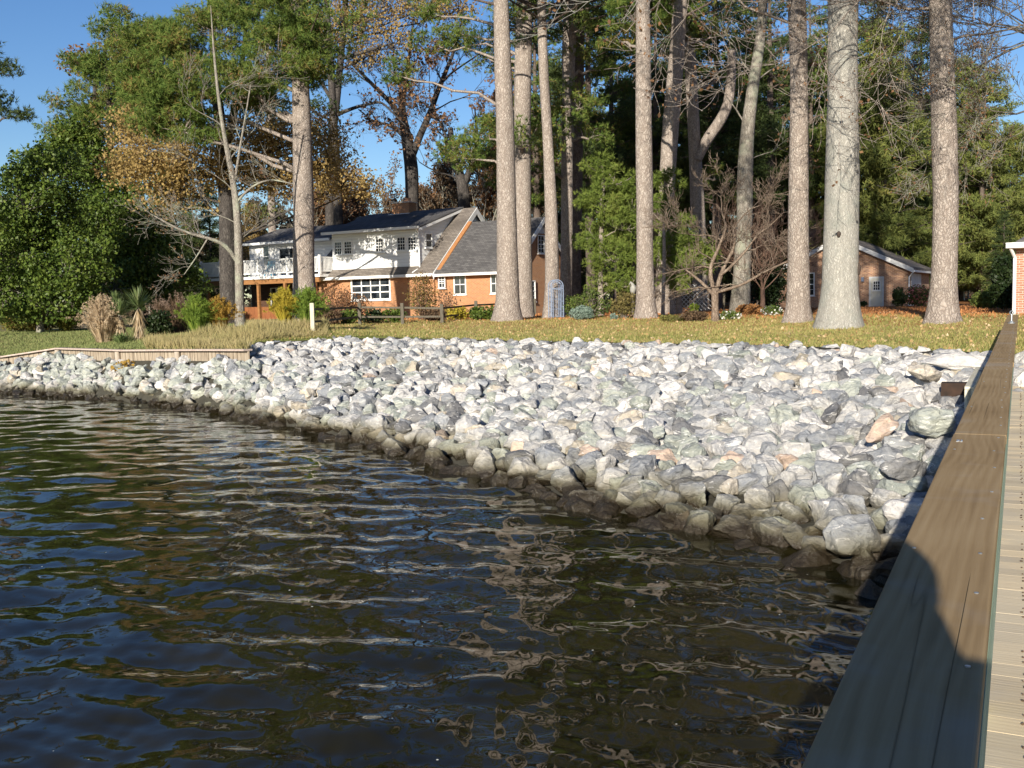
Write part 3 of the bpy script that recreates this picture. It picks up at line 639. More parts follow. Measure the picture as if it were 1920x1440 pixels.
# walls
MB().box(-9.1,.02,0,9,-.6,gz_-.02).build('brick_wall',brick_orange,house)
MB().box(.022,5.45,0.15,7,-.6,gz_-.02).build('brick_wall',brick_orange,house)
rz=6.75; rb=5.75
# main gable: end walls (white siding triangles)
MB().prism([(0.1,gz_),(8.9,gz_),(4.5,rz-.12)],'x',-.05,.02).build('gable_siding',sidingm,house)
MB().prism([(0.1,gz_),(8.9,gz_),(4.5,rz-.12)],'x',-9.1,-9.0).build('gable_siding',sidingm,house)
def slope_roof(name,x0,x1,y0,z0,y1,z1,th,m,par=house):
    return MB().prism([(y0,z0),(y1,z1),(y1,z1+th),(y0,z0+th)],'x',x0,x1).build(name,m,par)
sl_=(rz-gz_)/4.5
slope_roof('roof',-9.5,.25,-.4,gz_-.4*sl_*.3,4.5,rz,.12,roof_strip); slope_roof('roof',-9.5,.25,4.5,rz+.001,9.4,gz_-.3,.12,roof_dark)
sb=(rb-gz_)/3.5
slope_roof('roof',.256,5.7,-.3,gz_-.15*sb,3.5,rb,.12,roof_dark); slope_roof('roof',.256,5.7,3.5,rb+.001,7.3,gz_-.15,.12,roof_dark)
# rake boards / flashing of main gable standing over the lower roof
rk=MB(); rk.prism([(-.4,gz_-.42),(4.5,rz-.3),(4.5,rz+.1),(-.4,gz_-.02)],'x',.258,.31); rk.prism([(4.5,rz-.3),(9.4,gz_-.55),(9.4,gz_-.2),(4.5,rz+.1)],'x',.258,.31); rk.build('rake_board',grey_trim,house)
MB().prism([(-.1,gz_+.0),(3.4,rb+.0),(3.4,rb+.17),(-.1,gz_+.17)],'x',.33,.6).build('leaf_litter',straw_roof,house)
rk2=MB(); rk2.prism([(-.3,gz_-.35),(3.5,rb-.22),(3.5,rb+.1),(-.3,gz_-.03)],'x',5.702,5.76); rk2.prism([(3.5,rb-.22),(7.3,gz_-.35),(7.3,gz_-.03),(3.5,rb+.1)],'x',5.702,5.76); rk2.build('rake_board',white_paint,house)
MB().prism([(0.15,gz_-.02),(7,gz_-.02),(3.5,rb-.1)],'x',5.35,5.45).build('gable_wall',brick_orange,house)
MB().prism([(2.7,rb-.85),(4.3,rb-.85),(3.5,rb-.12)],'x',5.46,5.5).build('gable_vent',grey_trim,house)
window(house,3.0,3.8,rb-2.05,rb-.95,5.5,2,4,'x'); window(house,1.7,2.6,.85,2.1,5.5,2,4,'x')
# gutters, fascia
MB().box(-9.5,.26,-.52,-.4,gz_-.22,gz_-.06).build('gutter',white_paint,house); MB().box(.27,5.72,-.44,-.32,gz_-.26,gz_-.12).build('gutter',white_paint,house)
MB().box(-9.1,.25,-.4,-.02,gz_-.25,gz_-.22).build('soffit',white_paint,house)
MB().box(.26,5.6,-.32,.13,gz_-.27,gz_-.24).build('soffit',white_paint,house)
# shed dormer
dx0,dx1=L(623,470,.1)[0],L(786,470,.1)[0]; dz0,dz1=2.95,5.5; dy=.1
MB().box(dx0,dx1,dy,dy+.1,dz0,dz1).build('dormer_front',sidingm,house)
zt=lambda y:dz1+(rz-dz1+.1)*(y-dy)/(4.5-dy)
sy=lambda y:gz_+(y)*sl_+.1
for xx in (dx0,dx1-.1):
    MB().prism([(dy+.1,dz0),(dy+.1,dz1),(4.45,zt(4.45)-.05),(4.45,sy(4.45)-.1)],'x',xx,xx+.1).build('dormer_side',sidingm,house)
MB().prism([(dy-.35,zt(dy-.35)),(4.6,zt(4.6)),(4.6,zt(4.6)+.1),(dy-.35,zt(dy-.35)+.1)],'x',dx0-.5,dx1+.3).build('dormer_roof',roof_dark,house)
MB().box(dx0-.5,dx1+.3,dy-.47,dy-.352,dz1-.13,dz1+.03).build('gutter',white_paint,house)
MB().prism([(dy-.35,zt(dy-.35)-.16),(4.6,zt(4.6)-.16),(4.6,zt(4.6)-.002),(dy-.35,zt(dy-.35)-.002)],'x',dx1+.27,dx1+.3).build('rake_board',white_paint,house)
MB().tube([(dx1+.12,dy-.4,dz1-.1),(dx1+.05,dy-.1,dz1-.35),(dx1+.05,dy-.06,dz0+.1),(dx1-.2,dy-.5,dz0-.2)],.04,8).build('downspout',white_paint,house)
for a,b in ((-8.28,-7.65),(-7.48,-6.85),(-4.55,-3.9),(-2.98,-2.35),(-2.2,-1.62)): pass
def pwin(px0,py0,px1,py1,v,nx,nz,pad=.07,**k):
    a=L(px0,py0,v); b=L(px1,py1,v); return window(house,a[0]-pad,b[0]+pad,b[1]-pad,a[1]+pad,v,nx,nz,**k)
pwin(628.5,455,641,476,dy,3,4,fr=.07); pwin(646.5,454,659.5,475,dy,3,4,fr=.07); pwin(705.5,449,719,471,dy,3,4,fr=.07)
pwin(746,446,760,468,dy,3,4,fr=.07); pwin(766,446,780,468,dy,3,4,fr=.07)
window(house,dy+.6,dy+1.35,4.25,5.2,dx1,1,2,'x',fr=.09)
pwin(660,524,732,560,-.0,4,3,fr=.1,double=False,m=.07); pwin(824,518,834,538,.0,2,3); pwin(853,517,873,550,.15,2,2); pwin(922,515,938,548,.15,2,2)
# chimney
ch=MB().box(-6.15,-4.75,4.1,4.9,rz-.4,rz+.75).build('chimney',brick_orange,house); MB().box(-6.22,-4.68,4.03,4.97,rz+.75,rz+.83).build('chimney_cap',mat('chimney_cap_stone',[(.4,.34,.28),(.5,.44,.38)],4),ch)
MB().tube([(-5.2,4.5,rz+.83),(-5.2,4.5,rz+1.0),(-5.2,4.5,rz+1.08)],[.26,.24,.27],14).build('flue_pot',terracotta,ch); MB().box(-6.4,-4.6,3.9,4.09,rz-.28,rz+.06).build('flashing',grey_trim,ch)
# left wing with upstairs sliding doors and deck
wx0,wx1,wy=-17.5,-9.12,2.2; wz0,wz1=2.9,5.35
MB().box(wx0,wx1,wy,8.4,wz0,wz1).build('upper_wall',sidingm,house); MB().box(wx0,wx1,wy+.02,8.38,-.6,wz0-.02).build('lower_wall',dark_panel,house)
slope_roof('roof',wx0-.4,-9.52,wy-.5,wz1-.12,5.5,6.45,.12,roof_dark); slope_roof('roof',wx0-.4,-9.52,5.5,6.451,9,wz1-.2,.12,roof_dark)
MB().box(wx0-.4,-9.53,wy-.62,wy-.5,wz1-.16,wz1+.0).build('gutter',white_paint,house)
pwin(494,462,506,500,wy,1,2,fr=.08); 
a=L(523,460,wy)[0]; MB2=window(house,a,a+1.9,wz0+.12,wz0+2.05,wy,2,1,fr=.09,double=False)
window(house,-15.6,-14.0,.3,2.2,wy+.02,2,1,fr=.05,double=False); window(house,-12.9,-11.6,.2,2.1,wy+.02,1,1,fr=.05,double=False)
dk=MB().box(-18.9,-8.0,-1.1,wy-.01,2.72,2.9).build('deck',white_paint,house)
MB().box(-18.7,-8.2,-1.0,-.85,2.4,2.715).build('deck_beam',red_wood,house)
for xx in (-18.4,-16.2,-13.6,-11.2,-8.6): MB().box(xx-.09,xx+.09,-1.0,-.82,-.6,2.4).build('deck_post',red_wood,house)
rl=MB(); 
for z in (3.05,3.92): rl.box(-18.9,-8.0,-1.08,-1.02,z,z+.07)
for i in range(0,91): x=-18.85+i*.12; rl.box(x-.02,x+.02,-1.07,-1.03,3.12,3.92)
for z in(3.05,3.92): rl.box(-8.06,-8.0,-1.02,1.2,z,z+.07); rl.box(-18.9,-18.84,-1.02,wy,z,z+.07)
for i in range(0,22): y=-.95+i*.12; rl.box(-8.05,-8.01,y-.02,y+.02,3.12,3.92)
for i in range(0,26): y=-.95+i*.12; rl.box(-18.89,-18.85,y-.02,y+.02,3.12,3.92)
rl.build('deck_railing',white_paint,dk)
for xx in (-18.85,-16.95,-13.4,-10.8,-8.03): MB().box(xx-.07,xx+.07,-1.12,-.98,2.9,4.1).build('railing_post',white_paint,dk)
# solid white panel at the far left end of the deck
MB().box(-18.8,-16.98,-.98,-.94,3.0,3.95).build('railing_panel',white_paint,dk)
MB().box(-17.4,-9.5,-.8,-.72,-.55,.9).build('porch_panel',mat('rusty_red_panel',[(.16,.055,.02),(.26,.1,.04)],3,(4,4,.5)),house)
# deck furniture
def hp(x,y,z): c,s=math.cos(HR),math.sin(HR); return (HO[0]+x*c-y*s,HO[1]+x*s+y*c,HO[2]+z)
cx_=L(505,500,.3)[0]
chh=empty('deck_chair',hp(cx_,.3,2.902),HR+.3,'blue slatted chair on the white upstairs deck behind the railing','chair')
MB().box(-.28,.28,-.26,.26,.38,.44).build('seat',blue_fabric,chh); MB().prism([(.2,.44),(.26,.44),(.42,1.1),(.36,1.1)],'x',-.28,.28).build('backrest',blue_fabric,chh)
for x in(-.25,.25):
    for y in(-.23,.22): MB().box(x-.025,x+.025,y-.025,y+.025,0,.38).build('leg',blue_fabric,chh)
tx=L(483,500,.2)[0]
tb=empty('deck_umbrella',hp(tx,.4,2.902),HR,'folded white umbrella standing among chairs on the upstairs deck','umbrella')
MB().tube([(0,0,.02),(0,0,1.5)],.025,8).build('pole',white_paint,tb); MB().tube([(0,0,.35),(0,0,.5),(0,0,1.45)],[.3,.26,.03],10).build('canopy',white_paint,tb); MB().tube([(0,0,0),(0,0,.02),(0,0,.06)],[.25,.25,.05],14).build('base',grey_trim,tb)
# ---- garage
GO=at(1574,585,60); GO[2]=.35; GR=R(-30)
gar=empty('brick_garage',GO,GR,'low brick garage with front gable and cream door behind the pale oak','garage')
G=frame(GO,GR)
hw=G(1703,500)[0]; gev=G(1703,500)[1]; grz=G(1574,446)[1]
MB().prism([(-hw,-.8),(hw,-.8),(hw,gev-.1),(0,grz-.12),(-hw,gev-.1)],'y',0,9).build('brick_wall',brick_garage,gar)
for s_ in(-1,1):
    ex=s_*(hw+.35); ez=gev-.35*(grz-gev)/hw
    MB().prism([(0,grz),(ex,ez),(ex,ez+.1),(0,grz+.1)],'y',-.3,9.3).build('roof',roof_strip,gar)
    MB().prism([(0,grz-.2),(ex,ez-.2),(ex,ez+.06),(0,grz+.06)],'y',-.36,-.302).build('rake_board',grey_trim,gar)
MB().box(hw+.3,hw+.42,-.3,9.3,gev-.32,gev-.2).build('gutter',white_paint,gar); MB().tube([(hw+.3,-.1,gev-.3),(hw+.06,-.06,gev-.6),(hw+.06,-.06,-.2)],.045,8).build('downspout',grey_trim,gar)
d0=G(1631,583); d1=G(1656,520)
dr=MB().box(d0[0]+.05,d1[0]-.05,-.05,-.002,-.25,d1[1]-.05).build('door',garage_door_paint,gar)
fr=MB(); fr.box(d0[0]-.05,d0[0]+.05,-.07,-.003,-.3,d1[1]+.05); fr.box(d1[0]-.05,d1[0]+.05,-.07,-.003,-.3,d1[1]+.05); fr.box(d0[0]+.05,d1[0]-.05,-.07,-.003,d1[1]-.05,d1[1]+.05); fr.build('door_frame',grey_trim,gar)
p=window(dr,d0[0]+.18,d1[0]-.15,1.05,d1[1]-.2,-.05,3,3,fr=.03,double=False); MB().tube([(d0[0]+.12,-.05,.8),(d0[0]+.12,-.1,.8)],.03,8).build('handle',galv,dr)
for k in(0,1): MB().box(d0[0]+.17+k*.3,d0[0]+.4+k*.3,-.062,-.051,-.1,.7).build('door_panel',garage_door_paint,dr)
a=G(1515,513);b=G(1526,553); window(gar,a[0]-.35,b[0]+.05,b[1]-.05,a[1]+.05,0,2,4)
MB().box(hw+.001,hw+.04,1.0,5,.0,2.0).build('garage_door',grey_trim,gar)
lp=empty('wall_lantern',(0,0,0)); G0=G(1618,524)
bpy.data.objects.remove(lp)
MB().box(G0[0]-.07,G0[0]+.07,-.2,-.002,G0[1]-.12,G0[1]+.14).build('wall_lantern',iron_blue,gar)
# ---- building at the right edge
BO=at(1903,570,31); BO[2]=.2; BO2=BO
bld=empty('brick_cottage',BO,R(-33),'corner of a red brick building with white eave and downspout beyond the pier end','building')
B=frame(BO,R(-33)); be=B(1903,462)[1]
MB().box(0,9,0,7,-.8,be-.08).build('brick_wall',brick_red,bld)
MB().box(-.15,9.4,-.42,7.4,be-.08,be+.0).build('soffit',white_paint,bld); MB().box(-.22,9.44,-.52,-.422,be-.06,be+.1).build('gutter',white_paint,bld); MB().box(-.24,-.152,-.42,7.4,be-.06,be+.1).build('gutter',white_paint,bld)
rf=MB(); rf.add([(-.15,-.42,be+.01),(9.4,-.42,be+.01),(9.4,7.4,be+.01),(-.15,7.4,be+.01),(3.2,3.5,be+2.6),(6,3.5,be+2.6)],[(0,1,5,4),(1,2,5),(2,3,4,5),(3,0,4),(3,2,1,0)]); rf.build('roof',roof_dark,bld)
MB().tube([(-.12,-.45,be-.02),(-.02,-.06,be-.35),(-.02,-.06,-.7)],.05,8).build('downspout',white_paint,bld)
window(bld,2,3.2,.5,2.0,0,2,4)
# ================================================================== TREES
def resample(P,Rd,step=.6):
    P=np.array(P,float);Rd=np.array(Rd,float); L=np.r_[0,np.cumsum(np.linalg.norm(np.diff(P,axis=0),axis=1))]
    t=np.linspace(0,L[-1],max(3,int(L[-1]/step))); return np.stack([np.interp(t,L,P[:,i]) for i in range(3)],1),np.interp(t,L,Rd)
def trunk_mesh(P,Rd,n=18,flare=.0,lump=.04,seed=0):
    g=np.random.default_rng(seed); P,Rd=resample(P,Rd,.35); m=len(P)
    k=np.array([1,2,1])/4.; 
    for _ in range(4): P[1:-1]=P[:-2]*.25+P[1:-1]*.5+P[2:]*.25
    th=np.linspace(0,2*math.pi,n,endpoint=False); V=[]
    ph=g.uniform(0,6.28,4); z0=P[0][2]
    for i in range(m):
        h=P[i][2]-z0; fl=flare*math.exp(-max(h,0)/.35)
        r=Rd[i]*(1+lump*np.sin(2*th+ph[0]+h*.6)+lump*.6*np.sin(3*th+ph[1]-h*.9)+g.normal(0,lump*.25,n)+fl*(1+.35*np.sin(5*th+ph[2])))
        V.append(np.stack([P[i][0]+r*np.cos(th),P[i][1]+r*np.sin(th),np.full(n,P[i][2])],1))
    V=np.concatenate(V); i=np.arange(m-1)[:,None]*n; j=np.arange(n)[None]
    F=np.stack([i+j,i+(j+1)%n,i+n+(j+1)%n,i+n+j],-1).reshape(-1,4); return V,F,P,Rd
def limbs_to(P,Rd,ells,cl_by,rmax=.09,thin=.02):
    """limbs from the trunk to every foliage mass and twigs to its clumps"""
    out=[]
    for (c,rr,n,*_),cl in zip(ells,cl_by):
        c=np.array(c); tgt=c-[0,0,rr[2]*.35]; hd=np.linalg.norm(P[:,:2]-tgt[:2],axis=1); want=tgt[2]-hd*.35
        i=int(np.argmin(np.abs(P[:,2]-want)+.15*hd)); a=P[i]; r=min(rmax,Rd[i]*.5); prev=a; N=6; path=[a]
        for k in range(1,N+1):
            t=k/N; q=a+(tgt-a)*t; q[2]+=.4*math.sin(t*math.pi)*rr[2]*.3; q=q+rng.normal(0,.07,3)*(1 if k<N else .3)*min(2,rr[0]); path.append(q)
        for k in range(N): out.append((path[k],path[k+1],r*(1-k/N*.6),r*(1-(k+1)/N*.6)))
        pa=np.array(path)
        for q in cl:
            j=int(np.argmin(np.linalg.norm(pa-q,axis=1)-.3*np.arange(N+1)/N)); b=pa[j]; mid=(b+q)/2+rng.normal(0,.12,3)
            out.append((b,mid,thin*1.3,thin)); out.append((mid,q,thin,thin*.5))
    return out
def foliage(kind,cl,r,n,d,ln=None):
    f=max(1.,d/42.)
    C=clumps(cl,n,r,.55 if kind=='pine' else .8)
    if kind=='pine': return tufts(C,(ln or .27),9,.026*f)
    return leaves(C,(ln or .16)*f,.7)
def mk_tree(name,label,cat,group,pts,bark,ells=(),kind='pine',leafm=None,d=None,H=None,rtop=.45,cr=.5,cn=22,ln=None,limb=.09,flare=.15,world_ells=(),seed=0,twigm=None,bare=None,lump=.04,crown_share=None,extra=None,lf=.5,lk=3):
    """pts: [(px,py,width_px)...] from the foot up, seen in the photograph; the tree then stands at real depth d"""
    p0=hit(pts[0][0],pts[0][1]) if d is None else None
    if d is None: d=float(p0[1])
    P=[at(x,y,d) for x,y,_ in pts]; Rd=[w_*d/FPX/2 for *_,w_ in pts]
    g0=float(ground_z(P[0][0],P[0][1]))
    P[0]=np.array([P[0][0],P[0][1],g0-.15])
    if P[1][2]<g0: P[1][2]=g0+.2
    if H:
        top=P[-1]; lean=(P[-1]-P[-2])/max(.1,(P[-1][2]-P[-2][2])); h=g0+H-top[2]
        if h>0:
            P.append(top+lean*h*.5*[.5,.5,1]); Rd.append(Rd[-1]*(1-(1-rtop)*.5)); P[-1][2]=top[2]+h*.5
            P.append(P[-1]+[0,0,h*.5]); Rd.append(Rd[-2]*rtop*.4)
    base=P[0]+[0,0,.15]; root=empty(name,base,0,label,cat,group)
    P=[p-base for p in P]
    V,F,Pp,Rr=trunk_mesh(P,Rd,18,flare,lump,seed)
    E=[((at(x,y,d+dd)-base),(rx*d/FPX,max(rx,ry)*.8*d/FPX if len(o)<1 else o[0],ry*d/FPX),n) for x,y,rx,ry,n,dd,*o in ells]
    E+= [(np.array(c),r,n) for c,r,n in world_ells]
    out=[];tips=[]
    parts=[(V,F)]
    if E:
        cb=[inell(n,c,r,.35) for c,r,n in E]; lb=limbs_to(Pp,Rr,E,cb,limb,.014 if kind=='pine' else .02)
        parts.append(segs([o[0] for o in lb],[o[1] for o in lb],[o[2] for o in lb],[o[3] for o in lb],5))
    if bare:
        rr=random.Random(seed+77)
        for (bx,by,dx,dz,Ln,rd,dep,dyy) in bare:
            s=at(bx,by,d)-base; grow(s,(dx,dyy,dz),Ln,rd,dep,out,tips,rng_=rr,spread=.6,up=.08,kink=.17)
        parts.append(segs([o[0] for o in out],[o[1] for o in out],[o[2] for o in out],[o[3] for o in out],4))
    if extra:   # hand laid limbs: lists of (px,py,w)
        for e in extra:
            q=[at(x,y,d+dd)-base for x,y,_,dd in e]; rdd=[w_*d/FPX/2 for _,_,w_,_ in e]; q,rdd=resample(q,rdd,.25)
            for _ in range(2): q[1:-1]=q[:-2]*.25+q[1:-1]*.5+q[2:]*.25
            parts.append(MBtube(q,rdd))
            if twigm is not None:
                rr=random.Random(seed+5)
                o2=[];t2=[]
                for i in range(len(q)//3,len(q),max(1,len(q)//7)):
                    grow(q[i],(rr.gauss(0,1),rr.gauss(0,.7),rr.uniform(-.2,1)),rr.uniform(.5,1.3),rdd[i]*.45,2,o2,t2,rng_=rr,minr=.005)
                if o2: parts.append(segs([o[0] for o in o2],[o[1] for o in o2],[o[2] for o in o2],[o[3] for o in o2],4)); tips+=t2
    V,F=merge(parts); link('trunk',fmesh('trunk',V,F,True),bark,root)
    if E:
        al=np.concatenate(cb); Vc,Fc=foliage(kind,al,cr,cn,d,ln); link('crown',fmesh('crown',Vc,Fc),leafm,root)
    elif tips and leafm is not None:
        tp=np.array(tips); sel=tp[rng.random(len(tp))<lf]; Vc,Fc=foliage('leaf',sel,.12,lk,d,ln or .1); link('crown',fmesh('crown',Vc,Fc),leafm,root)
    if crown_share is not None:
        me,z,sc=crown_share; o=link('crown',me,None,root); i=int(np.argmin(np.abs(Pp[:,2]-z))); o.location=Pp[i]; o.rotation_euler=(0,0,rng.uniform(0,6.28)); o.scale=(sc,)*3
        lm=HL[me.name]; o=link('branches',lm,None,root); o.location=Pp[i]; o.rotation_euler=root.children[-2].rotation_euler if False else (0,0,root.children[-2].rotation_euler[2]) ; o.scale=(sc,)*3
    return root
def MBtube(q,rd,n=8):
    m=MB().tube(q,list(rd),n,False); return np.array(m.v),np.array(m.f)
# shared high crowns of the tall pines (they stand above the picture and in the water's reflection)
HL={}
def high_crown(seed,m):
    g=np.random.default_rng(seed); cl=[];sg=[]
    for k in range(40):
        z=g.uniform(-1.5,11); rr=(1-(max(z,0)/12.5)**2)*3.6+.4; th=g.uniform(0,6.28); L=rr*g.uniform(.55,1.15); b=np.array([0,0,z-.8]); e=np.array([L*math.cos(th),L*math.sin(th),z+g.uniform(-.2,.9)])
        mid=(b+e)/2+[0,0,-.1]; sg.append((b,mid,.06,.045)); sg.append((mid,e,.045,.015))
        for j in range(4): cl.append(b+(e-b)*g.uniform(.55,1.08)+g.normal(0,.3,3))
    V,F=tufts(clumps(np.array(cl),24,.62,.6),.32,6,.035); me=fmesh('crown',V,F); me.materials.append(m)
    sg.append(((0,0,-2.6),(0,0,10.5),.07,.03)); V,F=segs([s[0] for s in sg],[s[1] for s in sg],[s[2] for s in sg],[s[3] for s in sg],5); lm=fmesh('branches',V,F,True); lm.materials.append(pine_bark_dark); HL[me.name]=lm; return me
HC=[high_crown(1,needles),high_crown(2,needles),high_crown(3,needles_dark)]
GP='tall straight pines standing on the lawn'
mk_tree('pine_tree','tall pine with low green boughs standing before the upstairs deck, yellow shrubs at its foot','pine tree',GP,
 [(574,600,54),(570,520,42),(569,400,37),(567,250,34),(561,120,32),(556,0,30)],pine_bark,
 ells=[(300,115,95,55,46,-.5),(250,60,70,40,20,0),(420,50,95,45,34,0),(520,100,70,70,36,-1),(400,155,120,42,44,-1),(285,210,55,50,18,-.5),(545,30,70,50,24,0),(345,235,60,36,16,-1),(590,110,35,50,12,0),(480,190,50,25,9,0),(260,150,50,50,16,1),(460,-50,150,60,60,1),(620,-70,90,60,30,1)],
 leafm=needles,d=50,H=29,cr=.74,cn=70,ln=.31,limb=.12,seed=1,crown_share=(HC[0],15,1))
mk_tree('pine_tree','straight pale barked pine rising in front of the right end of the house','pine tree',GP,
 [(950,602,58),(951,570,44),(952,500,40),(950,400,38),(946,200,32),(939,0,27)],pine_bark,H=26,seed=2,crown_share=(HC[1],15,1))
mk_tree('pine_tree','shaded pine just right of the pale pine, covering the lower roof corner','pine tree',GP,
 [(981,588,40),(981,540,34),(980,400,32),(980,200,31),(982,60,30),(983,0,28)],pine_bark,d=47,H=25,seed=3,leafm=needles,
 ells=[(740,130,42,26,14,5),(820,80,60,18,14,4),(800,15,40,26,10,4),(900,75,40,20,9,2),(985,20,40,30,14,0),(865,285,48,32,22,2),(900,250,40,30,14,2),(975,260,45,30,10,-1),(860,50,40,40,10,3),(905,105,50,25,9,3)],crown_share=(HC[0],15.5,1.1))
mk_tree('pine_tree','slender pine bending slightly left behind the blue garden arch','pine tree',GP,
 [(1033,598,34),(1035,540,26),(1034,400,23),(1028,280,20),(1020,150,18),(1015,0,16)],pine_bark,d=44.5,H=23,seed=4,crown_share=(HC[2],14.5,.9))
mk_tree('pine_tree','lit pine just right of the garden arch with tufted low boughs','pine tree',GP,
 [(1060,590,26),(1062,500,22),(1063,400,21),(1064,250,22),(1066,120,24),(1070,0,26)],pine_bark,d=50,H=25,seed=5,leafm=needles,
 ells=[(1085,190,55,35,16,-1),(1045,240,45,40,14,-1),(1110,250,50,25,10,0),(1075,60,55,40,14,0),(1130,120,40,30,7,1),(1010,300,40,22,7,-1)],crown_share=(HC[1],16,1))
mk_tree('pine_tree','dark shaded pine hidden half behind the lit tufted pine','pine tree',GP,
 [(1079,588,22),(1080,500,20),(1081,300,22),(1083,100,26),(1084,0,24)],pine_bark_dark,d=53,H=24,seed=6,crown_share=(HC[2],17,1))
mk_tree('pine_tree','straight middle pine with a widening foot at the edge of the straw bed','pine tree',GP,
 [(1212,598,48),(1211,570,37),(1209,480,32),(1208,300,30),(1206,120,28),(1205,0,27)],pine_bark,H=26,seed=7,crown_share=(HC[0],15,1),
 leafm=needles,ells=[(1190,25,60,35,16,1),(1230,-20,60,40,20,1),(1160,70,40,25,7,2)],cr=.5,cn=34)
mk_tree('pine_tree','pine leaning right as it rises, its foot hidden by young pines','pine tree',GP,
 [(1243,592,32),(1247,450,28),(1252,320,30),(1262,180,29),(1272,60,27),(1276,0,26)],pine_bark,d=48,H=25,seed=8,leafm=needles,ells=[(1290,20,55,35,14,1),(1240,-10,50,40,14,1),(1330,60,40,30,8,2)],cr=.5,cn=34,crown_share=(HC[1],16,1))
mk_tree('pine_tree','pine with one thick limb curving up to the right','pine tree',GP,
 [(1313,590,28),(1311,470,27),(1308,400,26),(1304,300,24),(1298,180,22),(1290,60,21),(1288,0,20)],pine_bark,d=54,H=25,seed=9,leafm=needles,
 extra=[[(1308,300,15,-.3),(1325,262,20,-.3),(1350,228,20,-.3),(1366,195,19,-.3),(1371,150,18,-.3),(1372,95,15,-.3)]],
 ells=[(1340,330,40,18,5,0),(1300,110,40,30,7,1),(1390,130,45,25,7,2)],crown_share=(HC[2],16.5,1))
mk_tree('oak_tree','grey brown tree leaning right with a bowed trunk above the straw mound','tree','tall leafless trees of the grove',
 [(1386,590,40),(1391,520,32),(1396,420,28),(1396,330,29),(1402,240,26),(1412,160,22),(1425,80,18)],grey_bark,d=47,H=20,seed=10,
 bare=[(1400,240,-.6,1,2.,.05,2,.2),(1410,160,1,.8,2.2,.05,3,0),(1412,140,-1,.9,2.2,.05,3,0),(1404,300,1,.5,2,.03,3,.4),(1425,80,.4,1,3,.06,4,-.2)],leafm=rust_leaf,ln=.14)
mk_tree('pine_tree','rough pine immediately left of the pale oak, casting branch shadows','pine tree',GP,
 [(1495,604,56),(1496,570,42),(1497,480,37),(1498,300,35),(1498,150,33),(1494,0,33)],pine_bark,H=26,seed=11,crown_share=(HC[0],13.5,1.1),lf=.25,lk=2,
 bare=[(1488,45,-1,.15,3.4,.05,3,-.1),(1496,-40,-.6,.05,5,.06,5,-1),(1496,-160,-.5,.05,6,.07,4,-1)],leafm=rust_leaf,ln=.13)  # the two sunward limbs are added above the frame to shadow the trunk
oak=mk_tree('oak_tree','massive pale grey oak with dark knots, widest trunk on the lawn','oak tree',None,
 [(1573,614,92),(1573,590,76),(1575,540,64),(1577,420,62),(1579,330,62),(1580,200,56),(1581,80,52),(1580,0,54)],oak_bark,H=19,rtop=.6,seed=12,flare=.1,lump=.025,lf=.25,lk=2,
 bare=[(1580,-40,-.7,.02,5.5,.08,5,-1),(1580,-110,-.35,.0,6.5,.09,5,-1),(1578,-230,-.5,.05,8,.09,5,-1),(1585,-40,1,.15,4.2,.09,4,-.1),(1575,-60,-1,.3,4,.09,4,.1),(1582,-120,.7,1,5,.13,4,.4),(1578,-150,-.6,1,5,.13,4,-.3),(1585,-20,.9,-.15,2.6,.05,3,-.4),(1580,-200,.2,1,5,.12,4,-.7)],leafm=rust_leaf,ln=.1)  # first three limbs are added out of view, casting branch shadows on the trunk
# knots on the oak
for (x,y,r_,hh) in ((1563,441,4,6),(1603,505,4,12)):
    dk_=float(oak.location.y); q=at(x,y,dk_); rr_=31*dk_/FPX; lx=q[0]-float(oak.location.x)-(at(1577,y,dk_)[0]-at(1573,y,dk_)[0]); yy=-math.sqrt(max(.0004,rr_*rr_-lx*lx))-.03
    loc_=Vector(q)-oak.location; b_=bmesh.new(); bmesh.ops.create_icosphere(b_,subdivisions=2,radius=1)
    for v in b_.verts: v.co=Vector((v.co.x*r_*dk_/FPX*(1+.2*math.sin(v.co.z*5)),v.co.y*.05,v.co.z*hh*dk_/FPX))
    me=bpy.data.meshes.new('knot'); b_.to_mesh(me); b_.free(); o=link('knot',me,mat('dark_knot',[(.03,.022,.018),(.07,.05,.04)],30),oak); o.location=(loc_.x,yy+.0,loc_.z)
mk_tree('pine_tree','rightmost big pine on the lawn, between the garage and the pier','pine tree',GP,
 [(1768,605,70),(1768,580,56),(1770,520,47),(1773,400,44),(1771,250,43),(1766,100,41),(1762,0,40)],pine_bark,H=25,seed=13,crown_share=(HC[1],18,1),lf=.15,lk=2,
 bare=[(1764,-50,-.6,.0,5,.06,5,-1),(1762,-150,-.3,.0,6,.07,5,-1),(1764,15,-1,.2,3.5,.05,4,0),(1768,80,1,.1,2.2,.04,3,-.2)],leafm=rust_leaf,ln=.1)  # first two limbs are unseen additions that throw shadows down this trunk
